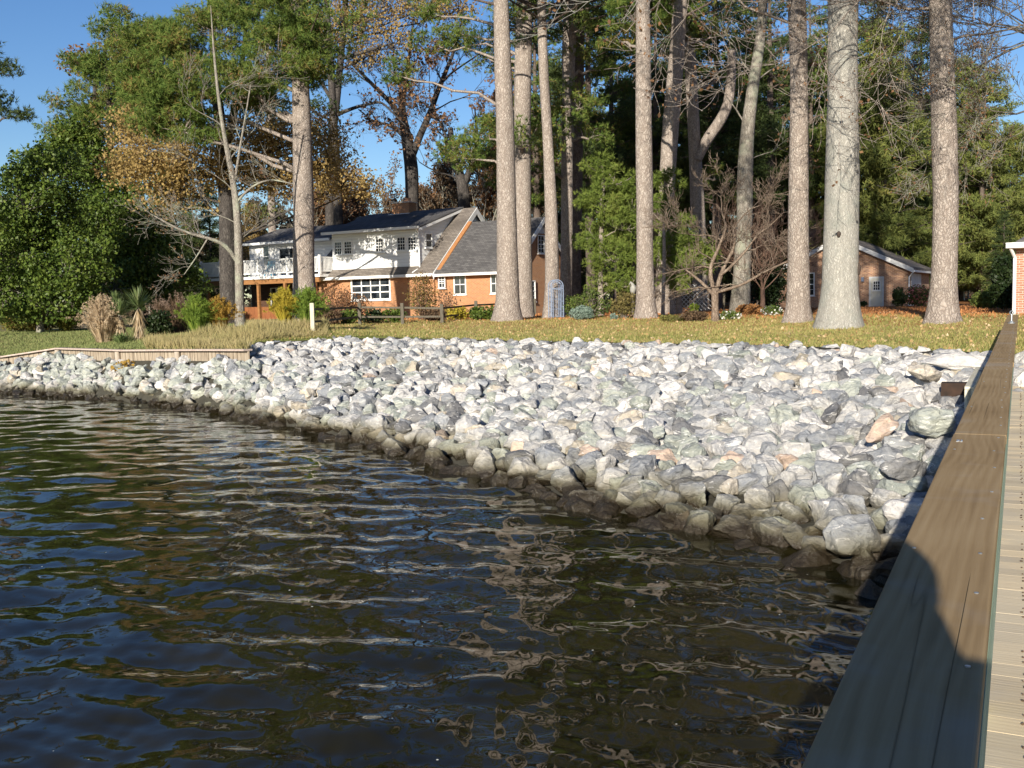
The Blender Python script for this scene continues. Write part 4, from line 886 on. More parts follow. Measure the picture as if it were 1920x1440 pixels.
# small bare tree in front of the deck, with a long low limb to the left
mk_tree('bare_tree','slim pale bare tree on the grassy mound, one long limb reaching left over the yuccas','bare tree',None,
 [(450,613,20),(449,560,16),(448,480,15),(445,400,13),(436,330,11),(425,280,9),(413,210,7),(404,130,5),(399,70,3),(395,10,1)],grey_bark,H=None,seed=14,leafm=rust_leaf,ln=.08,lf=.2,lk=2,lump=.03,twigm=1,
 extra=[[(444,490,8,0),(425,460,8,-.3),(395,447,6,-.6),(360,440,5,-.8),(325,425,4,-1),(290,405,2.5,-1)],[(440,340,6,0),(448,290,5,.2),(458,230,3,.3),(470,160,3,.3)],[(443,380,5,0),(470,350,4,-.2),(505,335,3,-.4),(550,345,2,-.4)],[(390,446,3,-.6),(370,480,2.5,-.7),(345,515,1.5,-.7)]],
 bare=[(446,420,-1,.5,2,.03,3,0),(440,360,-.8,.8,2.2,.03,3,.2),(430,300,.7,.9,2,.03,3,.2),(420,240,-.7,.7,2,.025,3,0),(410,180,.7,.9,1.8,.02,3,0),(447,450,.8,.6,1.2,.02,3,.3),(330,428,-1,.1,1.3,.018,3,0),(370,443,-.6,.8,1.3,.018,3,0),(355,500,-1,-.3,1,.014,3,0)])
# big golden oak over the deck
mk_tree('oak_tree','large dark trunked oak with golden leaves in front of the left end of the deck','oak tree',None,
 [(430,604,38),(429,560,32),(427,480,30),(425,380,28),(420,300,26),(412,230,22),(405,160,17),(400,90,12)],dark_bark,d=56,H=24,seed=15,kind='leaf',leafm=gold_leaf,
 extra=[[(422,290,16,0),(435,230,16,0),(445,180,13,.3),(455,110,9,.5),(462,40,6,.5)],[(340,268,6,0),(322,228,9,0),(300,200,10,0)],[(424,300,8,0),(470,295,8,-.5),(520,280,5,-.8),(560,262,3,-1)],[(420,330,9,0),(370,330,7,-.6),(310,345,5,-1),(260,350,3,-1)]],
 ells=[(300,290,75,48,57,-1),(370,300,60,40,36,-1),(260,240,50,40,30,0),(480,250,55,36,39,-1),(510,320,65,40,45,-1),(600,300,55,36,39,-1),(640,345,50,22,21,-2),(460,330,60,36,27,0),(330,360,80,36,36,0),(225,310,40,30,18,0),(560,240,40,30,18,0),(390,240,55,40,18,0),(620,250,30,24,12,0),(690,350,25,14,7,-1)],cr=1.,cn=72,ln=.12,limb=.08)
mk_tree('oak_tree','tall oak with brown gold leaves rising behind the deck near the top','oak tree',None,
 [(612,420,18),(618,300,15),(630,200,13),(640,100,12),(648,0,10)],dark_bark,d=76,H=30,seed=16,kind='leaf',leafm=gold_leaf,
 extra=[[(632,205,8,0),(600,150,6,0),(565,110,4,0)],[(640,110,7,0),(690,95,6,-1),(740,80,3,-1)],[(630,215,8,0),(670,200,6,-1),(715,190,4,-1),(760,235,2,-1)]],
 ells=[(640,40,70,40,42,0),(700,20,70,36,36,0),(730,80,50,30,18,0),(600,80,40,36,16,0),(800,10,70,34,26,1),(680,110,40,22,12,0),(860,10,50,24,14,2),(700,-60,150,50,60,0)],cr=.8,cn=40,ln=.11,limb=.09)
mk_tree('bare_tree','bare forked oak directly behind the chimney against the sky','bare tree',None,
 [(776,420,28),(773,380,26),(772,320,25),(765,270,22),(756,225,15),(752,170,10)],dark_bark,d=84,H=None,seed=17,leafm=rust_leaf,ln=.09,lf=.22,lk=2,
 extra=[[(770,300,14,0),(785,260,13,0),(805,215,11,0),(825,160,9,0),(850,100,6,1),(860,50,4,1)],[(757,235,12,0),(735,195,9,0),(700,160,7,0),(665,125,5,0),(630,90,3,0)],[(755,210,8,0),(760,150,7,0),(770,90,5,0),(775,30,3,0)],[(760,260,7,0),(735,235,5,0),(700,228,4,0),(672,205,2,0)]],twigm=1,
 bare=[(752,170,-.3,1,5,.1,5,.3),(825,160,.8,.8,5,.09,5,0),(805,210,1,.4,4,.07,5,0),(700,160,-1,.3,4,.06,5,0),(735,195,-.4,1,4,.06,5,0),(760,150,.4,1,4,.06,5,.4),(860,60,.3,1,4,.06,4,.4),(700,228,-1,-.1,3,.04,4,0)])
mk_tree('bare_tree','dark bare tree with a green clump behind the long roof, right of the chimney','bare tree',None,
 [(872,420,24),(870,370,22),(866,340,20),(850,290,12),(845,240,9)],dark_bark,d=80,H=None,seed=18,leafm=rust_leaf,ln=.12,lf=.35,lk=2,
 extra=[[(868,350,14,0),(885,310,11,0),(895,260,7,0),(890,200,2,0)]],twigm=1,
 bare=[(850,290,-.5,1,4.5,.1,5,.2),(895,260,.3,1,4.5,.1,5,0),(885,310,1,.6,3.5,.07,5,0),(866,340,-1,.6,4,.08,5,0),(870,370,1,.3,3,.05,4,-.3)])
mk_tree('pine_tree','dark thin pine against the blue gap left of the forked bare oak','pine tree',None,
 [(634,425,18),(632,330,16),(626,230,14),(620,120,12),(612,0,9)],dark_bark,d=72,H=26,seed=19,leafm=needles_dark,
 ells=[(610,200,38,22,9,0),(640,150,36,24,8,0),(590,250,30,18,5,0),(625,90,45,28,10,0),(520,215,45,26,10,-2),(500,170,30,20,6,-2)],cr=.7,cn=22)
mk_tree('pine_tree','short lit pine trunk rising behind the roof of the left wing','pine tree',None,
 [(512,450,16),(510,410,14),(508,350,13),(506,250,12),(504,150,10)],pine_bark,d=78,H=22,seed=20,leafm=needles_olive,
 ells=[(500,330,50,26,12,0),(490,390,40,20,8,0),(520,280,45,26,10,0),(500,220,40,26,8,0)],cr=.7,cn=20)
# broad green trees on the left
GL='broad green trees on the left lawn'
mk_tree('evergreen_tree','broad green tree farthest left with its foliage reaching the picture edge','tree',GL,
 [(76,624,14),(74,590,12),(70,540,11),(66,450,9),(60,350,6)],grey_bark,seed=21,kind='leaf',leafm=green_leaf,
 ells=[(20,470,110,70,100,0),(70,400,90,70,90,0),(90,330,65,55,50,0),(20,555,110,45,70,0),(130,500,80,60,70,-1),(100,560,80,36,46,-1),(-90,480,120,90,60,0),(45,370,60,60,36,-2)],cr=.75,cn=95,ln=.135,limb=.08)
mk_tree('evergreen_tree','dense green tree with a pale thick foot beside the tan plume grass','tree',GL,
 [(163,614,26),(165,580,19),(167,540,17),(172,450,12),(178,320,7)],grey_bark,seed=22,kind='leaf',leafm=green_leaf,
 ells=[(200,350,75,70,80,0),(160,290,55,45,40,0),(150,245,40,30,22,0),(110,300,40,40,22,0),(240,430,80,70,90,-1),(170,450,80,70,80,-1),(290,490,70,50,56,-1),(210,530,95,42,60,-2),(330,530,55,34,30,-1),(120,280,40,40,20,0)],cr=.7,cn=95,ln=.135,limb=.08)
mk_tree('pine_tree','pine with green and rusty tufts standing behind the left green trees','pine tree',None,
 [(215,600,20),(212,450,17),(208,300,14),(200,150,9)],pine_bark_dark,d=66,H=18.5,seed=23,leafm=needles,
 ells=[(150,190,60,30,26,0),(215,130,60,36,30,0),(130,250,55,26,20,0),(250,200,60,40,26,0),(200,240,60,30,20,0),(160,120,35,25,10,0),(300,150,60,60,26,1),(240,60,45,30,12,0)],cr=.8,cn=30,ln=.4)
mk_tree('oak_tree','rust and gold crowned oak showing above the left green trees','oak tree',None,
 [(185,600,18),(185,400,15),(180,250,12),(178,150,8)],dark_bark,d=74,H=17,seed=24,kind='leaf',leafm=rust_leaf,
 ells=[(180,120,50,30,26,0),(230,160,50,40,26,0),(140,110,26,20,8,0),(200,210,60,36,22,0)],cr=.8,cn=26,ln=.15)
mk_tree('pine_tree','pine at the far left edge whose dark boughs poke into the blue sky','pine tree',None,
 [(-60,622,24),(-58,450,22),(-55,300,20),(-52,150,16)],pine_bark_dark,d=50,H=19,seed=25,leafm=needles_dark,
 ells=[(5,130,26,16,7,0),(0,185,32,14,8,0),(20,215,28,14,8,0),(-50,160,50,40,20,0),(-60,80,60,50,30,0)],cr=.5,cn=26)
# young light green pines in the grove
mk_tree('young_pine','bright green young pine filling the gap left of the straight middle pine','pine tree','bright green young pines in the grove',
 [(1126,592,12),(1126,500,9),(1128,400,8),(1132,320,6)],pine_bark,d=47,seed=26,leafm=needles_light,
 ells=[(1155,335,40,26,16,0),(1130,380,48,28,20,-.5),(1165,420,40,30,18,-.5),(1115,440,40,26,14,0),(1150,480,48,26,18,-.5),(1185,385,32,30,10,0),(1180,530,40,20,10,-.5),(1120,310,34,20,8,0),(1140,530,34,16,6,0),(1175,460,30,20,8,0)],cr=.5,cn=28,ln=.26,limb=.04)
mk_tree('young_pine','bright green young pine with a drooping right bough over the crooked bare tree','pine tree','bright green young pines in the grove',
 [(1262,594,12),(1260,540,10),(1255,440,8),(1248,340,6)],pine_bark,d=45.5,seed=27,leafm=needles_light,
 ells=[(1245,350,26,30,10,0),(1262,420,32,26,12,-.5),(1240,400,26,40,10,0),(1290,462,44,20,12,-.5),(1250,470,36,24,12,-.5),(1285,500,46,16,10,-.8),(1270,528,36,14,8,-.8),(1320,480,26,16,6,-.5)],cr=.42,cn=28,ln=.26,limb=.04)
mk_tree('bare_tree','slender lit sapling trunk in the shade right of the straight middle pine','tree',None,
 [(1243,592,8),(1244,540,7),(1246,470,6),(1244,420,5)],pine_bark,d=44,seed=28)
mk_tree('bare_tree','thin trunk standing between the lattice screen and the young pine','tree',None,
 [(1274,594,12),(1272,560,9),(1274,520,7),(1276,460,6),(1276,400,5)],pine_bark,d=46.5,seed=29)
# crooked bare ornamental tree
mk_tree('crooked_tree','small crooked bare tree with twisting stems and one long low limb to the right','bare tree',None,
 [(1341,603,15),(1341,580,12),(1341,556,12),(1340,545,13)],warm_bark,seed=30,flare=.1,lump=.06,leafm=None,twigm=1,
 extra=[[(1342,548,7,0),(1362,543,6,-.2),(1395,534,5,-.4),(1430,510,4,-.6),(1455,500,3.5,-.7),(1482,488,2,-.7)],[(1340,555,8,0),(1332,545,7,.1),(1315,528,6,0),(1300,515,4,0),(1285,505,2,0)],
 [(1340,550,9,0),(1336,535,8,0),(1328,510,8,0),(1330,492,7,0),(1345,478,6,0),(1352,450,5,0),(1362,425,4,0)],[(1343,545,8,0),(1350,520,9,.1),(1356,500,7,.1),(1370,480,6,.1),(1382,455,5,.1),(1376,430,4,.2)],[(1352,515,6,0),(1368,505,5,-.2),(1380,490,5,-.2),(1400,470,4,-.3),(1420,440,3,-.3)]],
 bare=[(1362,425,-.3,1,1.15,.03,4,.2),(1376,430,.5,1,1.30,.03,4,.2),(1352,450,-1,.8,1.15,.03,4,0),(1420,440,.8,.6,1.15,.03,4,0),(1400,470,1,.3,1.08,.025,4,0)])
mk_tree('bare_shrub','wide reddish bare shrub behind the crooked tree beside the leaning trunk','shrub',None,
 [(1430,600,10),(1430,570,9),(1430,540,8)],twig_red,d=48,seed=31,lump=.02,
 bare=[(1430,545,dx,1,2.0,.035,4,dy_) for dx,dy_ in ((-1,.2),(-.5,-.3),(0,.3),(.4,-.3),(.9,.2),(-.2,0),(.2,.6),(-.8,-.5))])
# oak at the right, outside the picture, whose limbs with last red leaves hang into the sky
mk_tree('oak_tree','oak beyond the right edge whose twigs with last red leaves hang across the sky','oak tree',None,
 [(2075,640,70),(2072,500,60),(2066,300,52),(2060,100,46),(2055,-100,40)],grey_bark,d=30,H=17,seed=33,leafm=rust_leaf,ln=.07,lf=.3,lk=2,
 bare=[(2060,120,-1,.25,3,.06,5,0),(2058,60,-1,.05,3.2,.06,5,.2),(2060,180,-1,.0,3,.05,5,-.2),(2058,0,-1,.2,3.4,.06,5,0),(2050,-60,-1,.4,3.2,.07,5,.3),(2060,40,-.9,-.05,3.4,.05,5,-.3),(2058,-120,-.3,1,4,.1,4,0),(2058,-120,.8,.8,4,.1,4,0)])
# ---- woods behind: prototypes copied as individuals
def proto_conifer(name,mm,H,Rr,base,seed,dens=1.,shape=1.,barkm=None,nt_=26):
    g=np.random.default_rng(seed); cl=[];sg=[]
    z=base*H
    while z<H*.98:
        f=(z/H-base)/(1-base); rr=Rr*((1-f)**shape*.9+.12)*(1 if f>.12 else .65+f*3); 
        for k in range(int((4+3*(1-f))*dens)):
            th=g.uniform(0,6.28); L=rr*g.uniform(.6,1.12); b=np.array([0,0,z-.12*L]); e=np.array([L*math.cos(th),L*math.sin(th),z+g.uniform(-.1,.25)*L]); mid=(b+e)/2+[0,0,.05*L]
            sg+= [(b,mid,.05,.035),(mid,e,.035,.012)]
            for j in range(max(2,int(L*1.4))): cl.append(b+(e-b)*g.uniform(.35,1.05)+g.normal(0,.22,3)*[1,1,.5])
        z+=H*.034*g.uniform(.7,1.3)
    V,F=tufts(clumps(np.array(cl),nt_,.6,.45),.36,5,.055); crown=fmesh('crown',V,F); crown.materials.append(mm)
    tv,tf,_,_=trunk_mesh([(0,0,-.4),(0,0,H*.5),(.1,.1,H)],[H*.014,H*.010,.03],10,.15,.03,seed)
    V,F=merge([(tv,tf),segs([s[0] for s in sg],[s[1] for s in sg],[s[2] for s in sg],[s[3] for s in sg],4)]); tr=fmesh('trunk',V,F,True); tr.materials.append(barkm or pine_bark_dark)
    return tr,crown
def proto_bare(seed,lm,H=14,ln=.2,frac=1.,kind=grey_bark):
    rr=random.Random(seed); out=[];tips=[]
    grow((0,0,-.3),(0,0,1),H*.4,H*.016,5,out,tips,spread=.5,up=.16,kink=.1,kids=(2,3),decay=.72,rng_=rr,minr=.02)
    tr=segmesh('trunk',out,6); tr.materials.append(kind)
    tp=np.array(tips); V,F=leaves(clumps(tp,int(9*frac),.45,.8),ln,.7); cr_=fmesh('crown',V,F); cr_.materials.append(lm); return tr,cr_
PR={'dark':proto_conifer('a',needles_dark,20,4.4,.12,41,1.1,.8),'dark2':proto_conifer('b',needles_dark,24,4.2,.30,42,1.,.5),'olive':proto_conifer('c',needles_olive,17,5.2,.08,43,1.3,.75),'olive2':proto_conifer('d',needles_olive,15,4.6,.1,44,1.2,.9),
 'mid':proto_conifer('e',needles,22,4.,.34,45,.9,.5),'rust':proto_bare(51,rust_leaf,14,.22,.8),'brown':proto_bare(52,brown_leaf,13,.22,.9),'gold':proto_bare(53,gold_leaf,14,.22,1.1)}
def plant(kind,px,d,label,name='pine_tree',cat='pine tree',sc=1.,group=None,rot=None):
    r=ray(px,560); p=CP+r*d; z=float(ground_z(p[0],p[1])); root=empty(name,(p[0],p[1],z),rng.uniform(0,6.28) if rot is None else rot,label,cat,group,sc*(1.4 if kind in('rust','brown') and px>500 and sc>.55 else 1))
    for me,n in zip(PR[kind],('trunk','crown')): link(n,me,None,root)
    return root
GB='dense woods closing the view behind the buildings'
W=[('mid',1010,74,1.05,'green pine crown seen between the pale pine and the slender bending pine'),('mid',1195,82,1.1,'tall green pine high behind the straight middle pine'),('mid',1400,78,1.05,'tall green pine high behind the bowed grey trunk'),('mid',1520,74,1.0,'green topped pine directly left of the pale oak'),('olive',1655,70,1.15,'large green pine above the garage right of the pale oak'),('olive',1800,84,1.2,'tall olive pine close behind the rightmost lawn pine'),('dark2',1108,66,1,'dark pine in the shade between the tufted pine and the bright young pine'),('mid',1150,72,1,'green tufted pine far behind the left bright young pine'),('dark',1175,88,1,'deep shaded pine seen just left of the straight middle pine'),
('dark2',1232,76,1,'dark pine standing between the straight middle pine and the leaning pine'),('mid',1285,84,1.05,'green pine between the leaning pine and the one with the curved limb'),('dark',1325,74,.8,'low dark pine behind the crooked bare tree'),('dark2',1345,66,1,'tall dark pine seen inside the curve of the thick pine limb'),
('dark',1420,84,1,'dark pine just right of the bowed grey trunk'),('dark2',1445,72,1.05,'tall dark pine over the reddish bare shrub'),('mid',1462,92,1.1,'far green pine left of the pine beside the oak'),('dark',1530,82,1.,'black green pine between the garage roof and the pale oak'),
('dark',1545,95,1.2,'far dark pine behind the pale oak'),('dark2',1640,78,1.05,'tall dark pine above the right garage roof slope'),('olive',1675,84,1.1,'olive pine right of the pale oak above the garage'),('dark',1640,92,1.1,'deepest dark pine over the garage ridge'),
('dark',1690,74,.75,'low black green conifer touching the garage eave'),('olive',1735,90,1.1,'olive pine directly left of the rightmost lawn pine'),('dark2',1720,76,.9,'dark tall pine behind the rightmost lawn pine'),
('olive',1838,74,1.,'large sunlit olive pine right of the rightmost lawn pine'),('olive2',1900,82,.95,'rounded olive pine above the brick building corner'),('olive2',1795,95,1.2,'olive pine filling behind the right lawn pine'),('olive2',1960,70,.9,'olive pine at the right edge over the white eave'),
('dark',1880,60,.28,'short dark evergreen beside the brick building corner'),('dark2',1600,110,1.3,'farthest tall pine behind the garage'),('dark',1390,105,1.25,'far shaded pine behind the bowed grey trunk'),('dark2',1260,108,1.3,'far tall pine between the grove trunks'),('dark',1090,100,1.,'far dark pine right of the house gable'),('dark2',1060,112,1.1,'far pine seen between the paired trunks by the arch'),
('mid',960,100,.95,'far pine behind the pale lawn pine and the lower roof'),('dark',330,88,.72,'dark conifer behind the golden leaves left of the deck'),('dark',265,78,.5,'dark low conifer under the golden oak left of the deck'),('dark',400,92,.62,'shaded conifer directly behind the deck railing'),('mid',330,96,.9,'far pine above the golden oak')]
for k,px,d,sc_,lab in W: plant(k,px,d,lab,sc=sc_,group=GB)
W2=[('rust',575,98,.75,'rusty bare tree behind the left wing roof'),('brown',640,104,.8,'brown twiggy tree left of the white dormer roof'),('rust',690,110,.8,'rusty bare tree above the white dormer'),('brown',735,100,.62,'brown tree just left of the chimney'),('rust',815,104,.75,'rusty tree just right of the chimney'),('brown',850,98,.8,'brown tree above the ridge right of the chimney'),('rust',915,94,.9,'rusty oak above the lower roof'),
('gold',900,120,1.1,'gold leaved tree high above the lower roof'),('rust',990,98,1,'rusty tree between the pale pine and shaded pine'),('gold',470,98,.8,'golden tree behind the upstairs wall of the left wing'),('brown',440,104,.7,'brown bare tree behind the deck by the dark oak'),('brown',370,100,.75,'brown tree between the golden oak limbs'),('rust',15,120,.95,'rusty tree far away at the left edge under the pine boughs'),('brown',-20,105,.9,'brown far tree at the very left edge'),('brown',1130,110,1.1,'brown bare tree deep in the grove'),('rust',1240,120,1.2,'rusty bare tree deep behind the leaning pine'),('brown',1340,112,1.2,'brown bare tree deep behind the curved limb'),('brown',1490,118,1.1,'brown bare tree deep behind the pine beside the oak'),('brown',1760,110,.9,'brown bare tree low behind the rightmost lawn pine'),('brown',1850,100,.5,'small brown tree low beyond the lawn on the right'),('brown',1815,92,.42,'small grey brown tree low between the right pine and the brick building'),('brown',280,92,.6,'grey brown bare tree left of the slim pale tree')]
for k,px,d,sc_,lab in W2: plant(k,px,d,lab,'woodland_tree','tree',sc_,'autumn trees behind the house and grove')
# far-off wood that reads as one mass
def far_wood():
    n=9000; a=np.radians(rng.uniform(-62,62,n)); r=rng.uniform(135,165,n); h=np.where(a<R(-17),6.,12.)+2*np.sin(a*23)+1.5*np.sin(a*51+1); z=rng.uniform(0,1,n)**.8*h
    C=np.stack([r*np.sin(a),r*np.cos(a),z],1); V,F=leaves(clumps(C,16,1.5,.8),.75,.8); me=fmesh('far_wood',V,F)
    tag(link('far_wood',me,leafmat('far_wood_leaf',[(0,.03,.03,.022),(.5,.07,.06,.045),(.8,.1,.075,.055),(1,.06,.075,.03)],.06,.2)),'brown and green wood closing the horizon far behind the lawn','wood',None,'stuff')
far_wood()
# ================================================================== SHRUBS AND GARDEN
def shrub(name,label,px,py,wpx,hpx,m,n=40,cn=40,cr=.2,ln=.09,cat='shrub',stems=8,d=None,twm=twig_grey,group=None,kind='leaf',asp=.7):
    p=hit(px,py) if d is None else at(px,py,d); d=float(p[1]); z=float(ground_z(p[0],p[1])); root=empty(name,(p[0],p[1],z),0,label,cat,group)
    rw=wpx*d/FPX/2; rh=hpx*d/FPX; c=(0,0,rh*.52); cl=inell(n,c,(rw-cr*.6,rw*.7,rh*.5-cr*.3),.4); C=clumps(cl,cn,cr,.8)
    if kind=='pine': V,F=tufts(C,ln*2.2,5,.02)
    else: V,F=leaves(C,ln,asp)
    V[:,2]=np.maximum(V[:,2],-.02)
    link('foliage',fmesh('foliage',V,F),m,root)
    sg=[((rng.normal(0,.06),rng.normal(0,.06),-.05),tuple(q),.015,.006) for q in cl[:max(stems,len(cl)//3)]]
    link('stem',fmesh('stem',*segs([s[0] for s in sg],[s[1] for s in sg],[s[2] for s in sg],[s[3] for s in sg],4)),twm,root); return root
def blades(name,label,px,py,wpx,hpx,m,n=900,cat='ornamental grass',plume=None,pn=60,spread=.45,wd=.02,d=None,arch=.35,group=None,tipm=None):
    """fountain of arching blades"""
    p=hit(px,py) if d is None else at(px,py,d); d=float(p[1]); z=float(ground_z(p[0],p[1])); root=empty(name,(p[0],p[1],z),0,label,cat,group)
    rw=wpx*d/FPX/2; rh=hpx*d/FPX; th=rng.uniform(0,6.28,n); k=np.abs(rng.normal(0,1,n))*spread; k=np.minimum(k,1.3); L=rh*rng.uniform(.55,1.05,n)
    b=np.stack([np.cos(th)*rw*.3*rng.random(n),np.sin(th)*rw*.3*rng.random(n),np.full(n,-.03)],1); dirh=np.stack([np.cos(th),np.sin(th),0*th],1)
    mid=b+dirh*(k*rw*.5)[:,None]+np.stack([0*L,0*L,L*.6],1); tip=b+dirh*(k*rw*1.1)[:,None]+np.stack([0*L,0*L,L*(1-arch*k)],1)
    s=np.cross(dirh,[0,0,1])*wd/2; s=s+rng.normal(0,wd*.2,s.shape)
    V=np.stack([b-s,b+s,mid+s*.8,mid-s*.8,tip],1).reshape(-1,3); i=np.arange(n)[:,None]*5
    F=np.concatenate([i+[0,1,2],i+[0,2,3],i+[3,2,4]],0); link('blades',fmesh('blades',V,F),m,root)
    if plume is not None:
        sel=rng.choice(n,pn,replace=False); top=tip[sel]*[1,1,1.05]; C=np.concatenate([top+(mid[sel]-top)*t for t in np.linspace(0,.28,6)]); V,F=tufts(C,.1,6,.02); link('plume',fmesh('plume',V,F),plume,root)
    return root
def yucca(label,px,py,head_py,r_px,skirt_px,d=None):
    p=hit(px,py) if d is None else at(px,py,d); d=float(p[1]); z=float(ground_z(p[0],p[1])); root=empty('yucca_plant',(p[0],p[1],z),0,label,'yucca plant','yucca plants on the bulkhead bank')
    h=float(at(px,head_py,d)[2])-z; R_=r_px*d/FPX
    MB().tube([(0,0,-.1),(.02,0,h*.5),(0,0,h)],[.09,.08,.07],8).build('trunk',grey_bark,root,True)
    def fan(n,el0,el1,L0,L1,zc,wd):
        th=rng.uniform(0,6.28,n); el=rng.uniform(el0,el1,n); L=rng.uniform(L0,L1,n); b=np.stack([0*th,0*th,zc+rng.uniform(-.08,.08,n)],1); dd=np.stack([np.cos(th)*np.cos(el),np.sin(th)*np.cos(el),np.sin(el)],1); s=np.cross(dd,[0,0,1]); s/=np.linalg.norm(s,axis=1)[:,None]+1e-6; s*=wd/2
        V=np.stack([b-s*.6,b+s*.6,b+dd*(L*.5)[:,None]+s,b+dd*(L*.5)[:,None]-s,b+dd*L[:,None]],1).reshape(-1,3); i=np.arange(n)[:,None]*5; return V,np.concatenate([i+[0,1,2],i+[0,2,3],i+[3,2,4]],0)
    V,F=fan(150,-.25,1.45,R_*.8,R_*1.1,h,.05); link('leaf_head',fmesh('leaf_head',V,F),yucca_leaf,root)
    sk=[fan(46,-1.5,-1.05,R_*.6,R_*1.2,h-t,.05) for t in np.linspace(0,skirt_px*d/FPX*.7,5)]; V,F=merge(sk); link('dry_skirt',fmesh('dry_skirt',V,F),dry_leaf,root); return root
yucca('taller yucca with a spiky green head and long dry brown skirt on the left bank',263,648,575,42,60,d=37.5)
yucca('shorter yucca with a pale dry head leaning against the tan plume grass',228,648,590,34,40,d=38.5)
yucca('small yucca half hidden behind the tan plume grass',222,640,566,22,10,d=40.5)
blades('small_yucca','low spiky yellow green plant at the foot of the tall yucca','226',650,50,22,yucca_leaf,90,cat='yucca plant',wd=.05,spread=.7) if 0 else blades('small_yucca','low spiky yellow green plant at the foot of the taller yucca',228,650,50,26,yucca_leaf,110,cat='yucca plant',wd=.05,spread=.7,d=36.8)
blades('plume_grass','large clump of pale tan plume grass on the left bank','195',650,1,1,tan_grass) if 0 else blades('plume_grass','large clump of pale tan plume grass on the left bank',196,650,82,88,tan_grass,1500,plume=tan_grass,pn=260,spread=.5,d=38.5,wd=.025)
blades('plume_grass','dark clump of grass with brownish pink plumes left of the deck',335,620,80,78,brown_leaf,900,plume=plume_brown,pn=110,spread=.55,d=42,wd=.025)
blades('plume_grass','far brown plume grass clump behind the taller yucca',300,615,44,70,brown_leaf,500,plume=plume_brown,pn=60,spread=.5,d=44,wd=.025)
blades('feathery_shrub','feathery bright green plant left of the slim bare tree',372,632,70,72,green_plume,1500,cat='plant',spread=.5,plume=green_plume,pn=200,d=38,wd=.02)
blades('feathery_shrub','feathery orange yellow plant just left of the slim bare tree',412,628,64,66,orange_plume,1500,cat='plant',spread=.5,plume=orange_plume,pn=240,d=38.6,wd=.02)
blades('feathery_shrub','feathery yellow plant at the left foot of the first tall pine',535,612,56,66,yellow_plume,1400,cat='plant',spread=.5,plume=yellow_plume,pn=260,d=34.8,wd=.02)
blades('feathery_shrub','feathery green plant over the right foot of the first tall pine',578,612,66,72,green_plume,1800,cat='plant',spread=.5,plume=green_plume,pn=300,d=34.9,wd=.02)
blades('dry_clump','low yellow dry clump growing among the rocks under the bulkhead','230',690,1,1,dry_leaf) if 0 else None
q=hit(232,688,30)
shrub('dry_clump','low yellow dry plant growing among the rocks below the bulkhead',232,690,46,18,orange_plume,n=26,cn=22,cr=.16,ln=.12,cat='plant',d=31.6)
shrub('flower_bed_shrub','yellow green leafy hedge behind the far left lawn',60,612,120,36,leafmat('hedge_leaf',[(0,.04,.07,.02),(.5,.14,.16,.035),(.8,.3,.22,.06),(1,.35,.2,.1)],.5,.3),n=110,cn=40,cr=.4,ln=.17,d=62)
shrub('flower_bed_shrub','round olive yellow shrub between the two left tree trunks',130,620,50,40,leafmat('olive_shrub_leaf',[(0,.07,.09,.02),(.6,.2,.2,.04),(1,.32,.24,.06)],.5,.3),n=60,cn=40,cr=.35,ln=.14,d=56)
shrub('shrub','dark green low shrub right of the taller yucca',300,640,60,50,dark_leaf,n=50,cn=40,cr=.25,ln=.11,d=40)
shrub('bare_shrub','reddish twiggy shrub in front of the brick wall left of the big window',625,600,88,75,rust_leaf,n=130,cn=14,cr=.35,ln=.09,d=48,twm=twig_red,stems=70)
shrub('bare_shrub','second rusty twiggy shrub just under the big white window',670,598,60,50,rust_leaf,n=80,cn=12,cr=.35,ln=.09,d=49,twm=twig_red,stems=50)
shrub('shrub','olive and rust shrub rising before the brick wall at the gutter joint',792,598,70,88,leafmat('olive_rust_leaf',[(0,.1,.06,.03),(.5,.2,.13,.05),(1,.2,.22,.05)],.5,.35),n=120,cn=16,cr=.3,ln=.09,d=47,twm=twig_red,stems=60)
shrub('shrub','thin brown shrub right of the olive and rust one',838,600,50,60,brown_leaf,n=60,cn=10,cr=.3,ln=.08,d=47,stems=40,twm=twig_red)
for i,(px,lab) in enumerate([(655,'low green shrub behind the fence post nearest the big window'),(700,'low green shrub between the second and third fence posts'),(738,'low leafy shrub hiding behind the third fence post'),(815,'low shrub with brown tips behind the rails left of the fourth post'),(858,'bright yellow green low shrub behind the fence'),(900,'low green shrub behind the last visible fence bay'),(930,'low green shrub at the left foot of the pale pine')]):
    shrub('low_shrub',lab,px,602,48,26,[green_leaf,dark_leaf,green_leaf,brown_leaf,yellow_plume,green_leaf,green_leaf][i],n=40,cn=30,cr=.2,ln=.1,d=43,group='low shrubs behind the rail fence')
shrub('low_shrub','brown tangled low shrub behind the tall pale fence post',615,604,60,34,brown_leaf,n=50,cn=26,cr=.22,ln=.1,d=42)
shrub('blue_shrub','low blue grey cushion plant right of the garden arch',1090,600,48,24,blue_leaf,n=70,cn=60,cr=.16,ln=.07,cat='plant')
shrub('blue_shrub','tiny blue grey plant left of the straight middle pine',1151,600,14,11,blue_leaf,n=14,cn=40,cr=.1,ln=.06,cat='plant')
shrub('rose_bush','leggy green rose bush behind the blue cushion plant',1105,597,90,52,leafmat('rose_leaf',[(0,.04,.07,.02),(.6,.11,.15,.035),(1,.25,.24,.07)],.5,.3),n=80,cn=22,cr=.22,ln=.09,stems=50)
shrub('rose_bush','tall loose green bush with a few pale flowers beside the paired trunks',1078,596,44,44,green_leaf,n=40,cn=20,cr=.2,ln=.09,stems=20)
